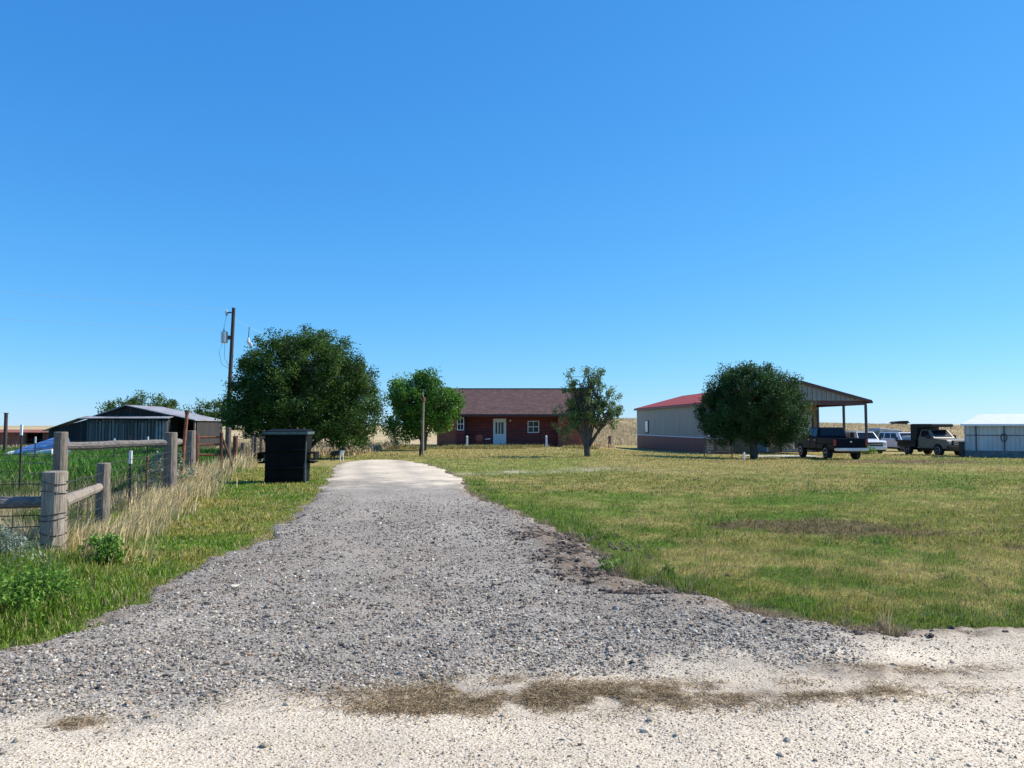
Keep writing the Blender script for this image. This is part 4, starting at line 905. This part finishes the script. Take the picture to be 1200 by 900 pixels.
# ------------------------------------------------------------------ metal shop building
rot = math.radians(4.57)
mb = empty('metal_building', (17.6, 62.0, -.7), rot, 'long grey metal shop with red roof, red wainscot and open front canopy', 'shop building')
W, LEN, EA, PK, YB = 11.45, 31.0, 4.45, 5.97, 8.5        # width, length, eave, peak, front wall set back under the canopy
m = MB(); m.bb(0, .12, 0, LEN, 1.32, EA); m.bb(W - .12, W, YB, LEN, 1.32, EA); m.build('side_wall', M['metal_wall'], mb)
m = MB(); m.bb(-.02, .12, -.0, LEN, -.3, 1.30); m.bb(W - .12, W + .02, YB, LEN, -.3, 1.30); m.build('wainscot', M['metal_red'], mb)
m = MB(); m.bb(-.04, .05, .1, LEN - .1, 1.30, 1.36); m.bb(-.05, .08, LEN - .12, LEN + .03, -.3, EA - .02); m.build('corner_trim', M['white_paint'], mb)
MB().prism([(.12, -.3), (W - .12, -.3), (W - .12, EA), (W / 2, PK - .08), (.12, EA)], LEN - .15, LEN - .02, 'y').build('rear_wall', M['metal_wall'], mb)
MB().prism([(.12, -.3), (W - .12, -.3), (W - .12, EA), (W / 2, PK - .08), (.12, EA)], YB, YB + .12, 'y').build('front_wall', M['tan_wall'], mb)
m = MB().prism([(0.02, EA - .0), (W / 2, PK), (W - .02, EA - .0)], -.12, -.02, 'y')
for x in np.arange(.5, W - .3, .40):
    zt = EA + (PK - EA) * (1 - abs(x - W / 2) / (W / 2)) - .1
    if zt - EA > .08: m.bb(x - .05, x + .05, -.19, -.115, EA + .02, zt)
m.build('gable_panel', M['gable'], mb)
for s, nm in ((0, 'roof_slope'), (1, 'roof_slope')):
    xa, xb = (-.3, W / 2) if s == 0 else (W + .3, W / 2)
    sl = (PK - EA) / (W / 2); z0 = EA - .3 * sl + .03; z1 = PK + .03
    MB().hexa([(xa, -.35, z0), (xb, -.35, z1), (xb, LEN + .3, z1), (xa, LEN + .3, z0), (xa, -.35, z0 + .07), (xb, -.35, z1 + .07), (xb, LEN + .3, z1 + .07), (xa, LEN + .3, z0 + .07)]).build(nm, M['roof_red'], mb)
    MB().hexa([(xa, -.40, z0 - .13), (xb, -.40, z1 - .13), (xb, -.353, z1 - .13), (xa, -.353, z0 - .13), (xa, -.40, z0 + .09), (xb, -.40, z1 + .09), (xb, -.353, z1 + .09), (xa, -.353, z0 + .09)]).build('rake_trim', M['trim_red'], mb)
    MB().bb(xa - .06, xa + .06, -.40, LEN + .3, z0 - .16, z0 - .005).build('gutter', M['trim_red'], mb)
m = MB(); m.bb(0.13, W + .05, -.02, .16, EA - .34, EA - .01); m.bb(W - .10, W + .10, .17, YB - .01, EA - .34, EA - .06); m.build('canopy_beam', M['trim_red'], mb)
MB().bb(.13, W - .11, .17, YB - .01, EA - .05, EA - .01).build('soffit', M['tan_wall'], mb)
for x, y in ((W - .02, .05), (W - .02, 3.6), (W - .02, YB - .2)): MB().bb(x - .08, x + .08, y - .08, y + .08, -.4, EA - .345).build('canopy_post', M['steel'], mb)
MB().bb(-.06, -.021, 4.4, 5.35, 1.36, 3.0).build('dark_frame', M['trim_dark'], mb)
dd = MB().bb(-.10, -.062, 4.55, 5.2, -.0, 3.0).build('side_door', M['pale_door'], mb)
MB().tube([(-.11, 4.65, 1.2), (-.16, 4.65, 1.2)], .03, 6).build('handle', M['chrome'], dd)
m = MB(); m.bb(-.07, -.005, LEN - 5.4, LEN - 3.9, 1.55, 3.05); w_ = m.build('window', M['trim_dark'], mb)
MB().bb(-.085, -.072, LEN - 5.2, LEN - 4.1, 1.7, 2.95).build('pane', M['lens'], w_)
MB().bb(-.28, -.005, 6.6, 6.95, 2.75, 2.95).build('wall_lamp', M['steel'], mb)
MB().bb(8.0, 10.9, YB - .05, YB - .004, .0, 3.4).build('roll_door', M['roll_white'], mb)
m = MB(); m.bb(7.84, 7.99, YB - .08, YB - .004, 0, 3.55); m.bb(10.91, 11.06, YB - .08, YB - .004, 0, 3.55); m.bb(7.99, 10.91, YB - .08, YB - .004, 3.41, 3.55); m.build('roll_door_frame', M['trim_dark'], mb)
d3 = MB().bb(5.6, 6.55, YB - .06, YB - .004, .02, 2.15).build('entry_door', M['blue_door'], mb)
MB().tube([(5.72, YB - .07, 1.0), (5.72, YB - .13, 1.0)], .03, 6).build('handle', M['chrome'], d3)
m = MB(); m.bb(5.45, 5.59, YB - .07, YB - .004, 0, 2.3); m.bb(6.56, 6.70, YB - .07, YB - .004, 0, 2.3); m.bb(5.59, 6.56, YB - .07, YB - .004, 2.16, 2.3); m.build('door_frame', M['white_paint'], mb)
window(mb, 1.2, 3.2, 1.3, 2.6, YB, .08)
# concrete apron before the shop
X, Y, F = grid(np.linspace(15.8, 20.6, 20), np.linspace(51.0, 54.0, 12))
V = np.stack([X, Y, zground(X, Y) + .06 + 0 * X], 1)
tag(npmesh('concrete_apron', V, F, M['concrete'], None, None, True), kind='structure')
# white gridded panels below the round tree, their shade put into a darker grey
rk = empty('panel_rack', (13.1, 50.0, gz(13.1, 50)), 0, 'white gridded panels standing in the shade under the round tree', 'panel rack')
for x0, x1 in ((-.55, .05), (.22, .62), (.72, 1.12)):
    m = MB(); m.bb(x0, x1, -.03, .03, 1.12, 1.2); m.bb(x0, x1, -.03, .03, .42, .5); m.bb(x0, x0 + .07, -.03, .03, .5, 1.12); m.bb(x1 - .07, x1, -.03, .03, .5, 1.12)
    for q in (.63, .8, .97): m.bb(x0 + .07, x1 - .07, -.015, .015, q - .018, q + .018)
    m.bb((x0 + x1) / 2 - .018, (x0 + x1) / 2 + .018, -.02, .02, .5, 1.12)
    f = m.build('panel', M['shed_base'], rk); MB().bb(x0 + .07, x1 - .07, .022, .03, .5, 1.12).build('sheet', M['lens'], f)
for x in (-.6, 1.2): MB().tube([(x, .05, -.1), (x, .05, 1.3)], .04, 8).build('leg', M['steel'], rk)
MB().tube([(-.65, .08, .36), (1.25, .08, .36)], .035, 8).build('rail', M['steel'], rk)
q = empty('marker_post', (12.95, 43.0, gz(12.95, 43)), 0, 'short white marker post at the foot of the round tree', 'post')
MB().tube([(0, 0, -.1), (0, 0, .42)], .05, 10).build('shaft', M['white_paint'], q); MB().tube([(0, 0, .42), (0, 0, .47)], [.055, .03], 10).build('cap', M['white_paint'], q)

# ------------------------------------------------------------------ white shed, right edge
ws = empty('white_shed', (30.0, 51.0, -.42), math.radians(-30), 'long low white metal shed with a bright roof at the right edge', 'shed')
SW, SD, SH, SR = 12.5, 3.8, 2.18, 2.85
MB().bb(0, SW, 0, SD, .5, SH).build('wall', M['shed_white'], ws)
MB().bb(-.03, SW + .03, -.03, SD + .03, -.3, .5).build('skirt', M['shed_base'], ws)
m = MB(); m.hexa([(-.2, -.25, SH - .01), (SW + .2, -.25, SH - .01), (SW - .9, SD / 2, SR), (.9, SD / 2, SR), (-.2, -.25, SH + .06), (SW + .2, -.25, SH + .06), (SW - .9, SD / 2, SR + .06), (.9, SD / 2, SR + .06)])
m.hexa([(-.2, SD + .25, SH - .01), (SW + .2, SD + .25, SH - .01), (SW - .9, SD / 2 + .01, SR), (.9, SD / 2 + .01, SR), (-.2, SD + .25, SH + .06), (SW + .2, SD + .25, SH + .06), (SW - .9, SD / 2 + .01, SR + .06), (.9, SD / 2 + .01, SR + .06)])
m.hexa([(-.2, -.24, SH), (.89, SD / 2, SR), (.89, SD / 2 + .02, SR), (-.2, SD + .24, SH), (-.2, -.24, SH + .05), (.89, SD / 2, SR + .05), (.89, SD / 2 + .02, SR + .05), (-.2, SD + .24, SH + .05)])
m.build('roof', M['shed_roof'], ws)
m = MB()
for x in (.65, 2.2, 3.85, 6.2, 8.4): m.bb(x - .035, x + .035, -.045, -.003, .5, SH - .02)
m.bb(0.02, SW, -.03, -.003, 1.48, 1.53); m.build('seam', M['steel'], ws)
MB().tube([(2.2 + .16 * math.cos(t) - .02, -.09, 1.35 + .25 * math.sin(t)) for t in np.linspace(0, 2 * PI, 15)], .035, 6, False).build('door_ring', M['steel'], ws)
MB().bb(-.24, SW + .24, -.30, -.26, SH - .06, SH + .05).build('eave_trim', M['white_paint'], ws)
q = empty('steel_stub', (29.55, 50.6, -.42), 0, 'short dark steel post at the left corner of the white shed', 'post')
MB().bb(-.13, .13, -.13, .13, -.2, 1.0).build('shaft', M['bed_black'], q, .02); MB().bb(-.15, .15, -.15, .15, 1.0, 1.05).build('cap', M['bed_black'], q)

# ------------------------------------------------------------------ vehicles (local: +x forward, wheels on z = 0)
def arch(xc, r, zb, n=9):
    a0 = math.asin(min(1, max(0, (zb - .40) / r)))
    return [(xc - r * math.cos(t), .40 + r * math.sin(t)) for t in np.linspace(a0, PI - a0, n)]
def wheel(parent, x, y, r=.40, w=.26):
    s = 1 if y > 0 else -1
    t = MB().disc_y(x, r, [(y - w / 2, r * .72), (y - w / 2 + .01, r * .9), (y - w / 2 + .05, r), (y + w / 2 - .05, r), (y + w / 2 - .01, r * .9), (y + w / 2, r * .72)]).build('wheel', M['tyre'], parent)
    m = MB().disc_y(x, r, [(y + s * (w / 2 - .12), r * .60), (y + s * (w / 2 + .004), r * .62), (y + s * (w / 2 + .012), r * .52), (y + s * (w / 2 - .03), r * .46), (y + s * (w / 2 - .03), r * .2), (y + s * (w / 2 + .02), r * .15)], 20)
    m.build('rim', M['rim'], t); return t
def greenhouse(parent, xb0, xb1, xt0, xt1, zb, zt, wb, wt, paint, splits, name='cab'):
    b = [(xb0, -wb, zb), (xb1, -wb, zb), (xb1, wb, zb), (xb0, wb, zb)]; t = [(xt0, -wt, zt), (xt1, -wt, zt), (xt1, wt, zt), (xt0, wt, zt)]
    MB().hexa(b + t).build(name, M[paint], parent, .05, seg=3)
    MB().panel([b[1], b[2], t[2], t[1]], .07, .93, .14, .90, .008).build('windshield', M['glass'], parent)
    MB().panel([b[3], b[0], t[0], t[3]], .08, .92, .20, .88, .008).build('rear_window', M['glass'], parent)
    for u0, u1 in splits:
        MB().panel([b[0], b[1], t[1], t[0]], u0, u1, .16, .88, .008).build('side_window', M['glass'], parent)
        MB().panel([b[2], b[3], t[3], t[2]], 1 - u1, 1 - u0, .16, .88, .008).build('side_window', M['glass'], parent)
def lamps(parent, x, z, hw, hh, w, mat, name, depth=.05):
    for s in (-1, 1): MB().bb(x - depth, x + depth, s * (w - hw) - hw * .5, s * (w - hw) + hw * .5, z - hh, z + hh).build(name, M[mat], parent, .015)
def mirrors(parent, x, z, w):
    for s in (-1, 1):
        m = MB(); m.bb(x - .06, x + .06, min(s * (w + .02), s * (w + .28)), max(s * (w + .02), s * (w + .28)), z, z + .26); m.build('mirror', M['grille'], parent, .02)

def doors(parent, spans, z0, z1, w, mat):
    for s in (-1, 1):
        for x0, x1 in spans:
            d = MB().bb(x0, x1, s * (w + .002) - .012, s * (w + .002) + .012, z0, z1).build('door', M[mat], parent, .008)
            MB().bb(x0 + .06, x0 + .22, s * (w + .026) - .012, s * (w + .026) + .012, z1 - .14, z1 - .10).build('handle', M['chrome'], d)

def pickup(loc, rz, label):
    r = empty('pickup_truck', loc, rz, label, 'pickup truck'); w = .98
    zb = .62
    low = [(-2.9, zb)] + arch(-1.75, .50, zb) + arch(1.85, .50, zb) + [(2.75, zb), (2.85, .75), (2.85, 1.15), (2.7, 1.24), (1.25, 1.30), (-.62, 1.30), (-.62, .95), (-2.9, .95)]
    m = MB(); m.prism(low, -w, w, 'y')
    for s in (-1, 1): m.prism([(-2.9, .951), (-.63, .951), (-.63, 1.30), (-2.9, 1.30)], s * w - (.09 if s > 0 else 0), s * w + (.09 if s < 0 else 0), 'y')
    m.build('body', M['car_blue'], r, .03)
    MB().bb(-2.96, -2.86, -.86, .86, .78, 1.29).build('tailgate', M['car_blue'], r, .03)
    MB().bb(-2.972, -2.962, -.05, .05, 1.05, 1.13).build('emblem', M['chrome'], r)
    greenhouse(r, -.62, 1.35, -.42, .75, 1.29, 1.93, .93, .76, 'car_blue', ((.10, .44), (.49, .84)))
    MB().bb(-3.12, -2.92, -.98, .98, .55, .74).build('rear_bumper', M['chrome'], r, .03)
    MB().bb(2.84, 3.0, -.98, .98, .52, .74).build('front_bumper', M['chrome'], r, .03)
    MB().bb(-3.128, -3.121, -.17, .17, .56, .72).build('licence_plate', M['plate'], r)
    for s in (-1, 1):
        MB().bb(-2.93, -2.84, s * .92 - .07, s * .92 + .07, .84, 1.22).build('taillight', M['red_lens'], r, .01)
    lamps(r, 2.84, 1.0, .2, .09, w, 'lens', 'headlight'); MB().bb(2.80, 2.875, -.6, .6, .82, 1.14).build('grille', M['grille'], r)
    doors(r, ((-.50, .36), (.40, 1.22)), .66, 1.27, w, 'car_blue')
    mirrors(r, 1.05, 1.28, w)
    for x in (-1.75, 1.85):
        for s in (-1, 1): wheel(r, x, s * .84, .43, .30)
    m = MB(); m.bb(-2.7, 2.7, -.5, .5, .42, .615); m.build('chassis', M['bed_black'], r)
    for s in (-1, 1): MB().bb(-.6, .9, s * .96 - .06, s * .96 + .06, .46, .52).build('running_board', M['bed_black'], r)
    return r
pickup((19.55, 47.6, float(zbase(np.array([19.6]), np.array([46.]))[0]) - .02), PI / 2 + math.radians(2), 'dark blue crew-cab pickup seen from behind with chrome bumper')

def suv(loc, rz, label):
    r = empty('suv', loc, rz, label, 'suv', 'white suvs parked beside the shop'); w = .98; zb = .42
    low = [(-2.65, zb)] + arch(-1.55, .46, zb) + arch(1.65, .46, zb) + [(2.55, zb), (2.62, .6), (2.62, 1.02), (2.45, 1.14), (1.35, 1.20), (-2.62, 1.20), (-2.68, .8)]
    MB().prism(low, -w, w, 'y').build('body', M['car_white'], r, .05, seg=3)
    greenhouse(r, -2.6, 1.45, -2.35, .75, 1.19, 1.88, .94, .76, 'car_white', ((.05, .27), (.32, .57), (.61, .85)))
    MB().bb(2.55, 2.72, -.97, .97, .38, .66).build('front_bumper', M['car_white'], r, .04)
    MB().bb(-2.76, -2.6, -.97, .97, .42, .68).build('rear_bumper', M['car_white'], r, .04)
    MB().bb(2.58, 2.645, -.62, .62, .70, 1.0).build('grille', M['grille'], r, .01)
    MB().bb(2.644, 2.66, -.6, .6, .83, .87).build('grille_bar', M['chrome'], r)
    lamps(r, 2.60, .88, .2, .12, w - .02, 'lens', 'headlight'); lamps(r, -2.66, 1.0, .12, .2, w, 'red_lens', 'taillight')
    MB().bb(2.722, 2.73, -.16, .16, .44, .56).build('licence_plate', M['plate'], r)
    doors(r, ((-.95, .12), (.16, 1.15)), .50, 1.17, w, 'car_white')
    mirrors(r, 1.0, 1.18, w)
    for s in (-1, 1): MB().tube([(-2.1, s * .62, 1.92), (.5, s * .62, 1.92)], .025, 6).build('roof_rack', M['grille'], r)
    for x in (-1.55, 1.65):
        for s in (-1, 1): wheel(r, x, s * .85, .38, .26)
    MB().bb(-2.4, 2.4, -.7, .7, .25, .415).build('chassis', M['bed_black'], r)
    return r
def zb1(x, y): return float(zbase(np.array([float(x)]), np.array([float(y)]))[0])
suv((30.55, 67.4, zb1(30.5, 67) - .02), -PI / 2, 'white suv facing forward behind the canopy post of the shop')
suv((38.1, 75.4, zb1(38, 75) - .02), -PI / 2 + math.radians(6), 'farther white suv half hidden behind the flatbed truck')

fb = empty('flatbed_truck', (31.6, 58.0, zb1(31.5, 57) - .03), math.radians(-79), 'dusty tan truck with a black flatbed and headache rack beside the white shed', 'flatbed truck')
w = .96; zb = .55
low = [(-.25, zb)] + [(.8, zb)] + arch(1.75, .50, zb) + [(2.6, zb), (2.72, .7), (2.72, 1.12), (2.55, 1.22), (1.3, 1.30), (-.25, 1.30)]
MB().prism(low, -w, w, 'y').build('body', M['car_tan'], fb, .04)
greenhouse(fb, -.25, 1.35, -.15, .75, 1.29, 1.93, .92, .75, 'car_tan', ((.14, .80),))
MB().bb(-2.55, -.38, -1.12, 1.12, .98, 1.12).build('flatbed', M['bed_black'], fb, .02)
MB().bb(-2.45, -.5, -1.05, 1.05, .60, .975).build('side_box', M['bed_black'], fb, .03)
m = MB(); m.bb(-1.0, -.36, -1.0, 1.0, 1.121, 2.30); m.build('headache_rack', M['bed_black'], fb, .04)
MB().bb(-1.05, 1.15, -.95, .95, 2.12, 2.36).build('overhead_carrier', M['bed_black'], fb, .06)
m = MB()
for s in (-1, 1): m.tube([(1.0, s * .85, 1.98), (1.0, s * .85, 2.13)], .03, 6)
m.build('carrier_strut', M['bed_black'], fb)
MB().bb(-2.35, -1.2, -.7, .7, 1.12, 1.42).build('tool_box', M['tarp_white'], fb, .03)
m = MB(); m.bb(2.66, 2.92, -1.0, 1.0, .45, .78); m.bb(2.74, 2.86, -.62, .62, .78, 1.16); m.build('grille_guard', M['bed_black'], fb, .03)
MB().bb(2.70, 2.738, -.62, .62, .76, 1.12).build('grille', M['grille'], fb)
m = MB()
for z in (.88, .99, 1.09): m.bb(2.862, 2.875, -.55, .55, z, z + .025)
m.build('grille_bar', M['chrome'], fb)
lamps(fb, 2.70, .98, .22, .09, w - .02, 'lens', 'headlight'); doors(fb, ((-.1, 1.1),), .62, 1.27, w, 'car_tan'); mirrors(fb, 1.0, 1.28, w)
for x in (-1.45, 1.75):
    for s in (-1, 1): wheel(fb, x, s * .84, .42, .30)
MB().bb(-2.4, 2.6, -.5, .5, .38, .545).build('chassis', M['bed_black'], fb)

# far pasture buildings
cp = empty('stock_trailer', (48.6, 101, zb1(48.6, 101) - .1), math.radians(8), 'long grey stock trailer with a white nose in the far pasture', 'trailer')
MB().bb(-8.5, -1.2, -1.2, 1.2, .7, 2.1).build('box', M['shed_base'], cp, .05); MB().prism([(-1.19, .7), (1.6, 1.0), (2.0, 2.2), (-1.19, 2.45)], -1.25, 1.25, 'y').build('nose', M['shed_white'], cp, .05)
for x in (-6, -5.1): 
    for s in (-1, 1): wheel(cp, x, s * 1.1, .38, .25)
fh = empty('far_barn', (112, 221, zb1(112, 221) - .2), 0, 'tiny dark low roof on the horizon above the white suvs', 'barn')
MB().bb(-1.7, 1.7, 0, 3, 0, .8).build('wall', M['barn_dark'], fh); MB().prism([(-2.2, .8), (2.2, .8), (1.6, 1.5), (-1.4, 1.3)], -.4, 3.4, 'y').build('roof', M['black'], fh)

# ------------------------------------------------------------------ light, sky, camera
AZ, EL = math.radians(15), math.radians(41)          # sun to the right, a little beyond the scene
s = Vector((math.cos(AZ) * math.cos(EL), math.sin(AZ) * math.cos(EL), math.sin(EL)))
sun = bpy.data.lights.new('sun', 'SUN'); sun.energy = 4.4; sun.angle = math.radians(.5); sun.color = (1, .93, .82)
so = bpy.data.objects.new('sun', sun); COL.objects.link(so); so.rotation_euler = (-s).to_track_quat('-Z', 'Y').to_euler(); so.location = (30, 20, 40)
wd = bpy.data.worlds.new('World'); SC.world = wd; wd.use_nodes = True
nt = wd.node_tree; bg = nt.nodes['Background']
sky = nt.nodes.new('ShaderNodeTexSky'); sky.sky_type = 'NISHITA'; sky.sun_disc = False
sky.sun_elevation = EL; sky.sun_rotation = PI / 2 - AZ; sky.altitude = 600; sky.air_density = 1.0; sky.dust_density = .4; sky.ozone_density = 2.2
sky.dust_density = 0; sky.ozone_density = 6
sep = N(nt, 'ShaderNodeSeparateColor'); cmb = N(nt, 'ShaderNodeCombineColor'); nt.links.new(sky.outputs[0], sep.inputs[0])
for ch, (g, a) in enumerate(((1.10, .84), (.707, 1.03), (.45, 1.27))):        # per-channel tone of the clear sky
    p = N(nt, 'ShaderNodeMath', operation='POWER'); q0 = N(nt, 'ShaderNodeMath', operation='MULTIPLY'); q1 = N(nt, 'ShaderNodeMath', operation='MULTIPLY')
    nt.links.new(sep.outputs[ch], q0.inputs[0]); q0.inputs[1].default_value = .1
    nt.links.new(q0.outputs[0], p.inputs[0]); p.inputs[1].default_value = g
    nt.links.new(p.outputs[0], q1.inputs[0]); q1.inputs[1].default_value = a * 10 / 1.516
    nt.links.new(q1.outputs[0], cmb.inputs[ch])
nt.links.new(cmb.outputs[0], bg.inputs['Color']); bg.inputs['Strength'].default_value = .1
cam = bpy.data.cameras.new('camera'); co = bpy.data.objects.new('camera', cam); COL.objects.link(co)
cam.sensor_width = 36; cam.lens = 27; cam.clip_end = 3000; cam.clip_start = .05
co.location = (0, 0, 1.7); co.rotation_euler = (PI / 2 + math.atan(49 / 900), 0, 0)
SC.camera = co
SC.view_settings.view_transform = 'Standard'; SC.view_settings.look = 'None'; SC.view_settings.gamma = 1; SC.view_settings.exposure = .6
SC.view_settings.use_curve_mapping = False
SC.cycles.max_bounces = 6; SC.cycles.transparent_max_bounces = 6; SC.cycles.use_denoising = True
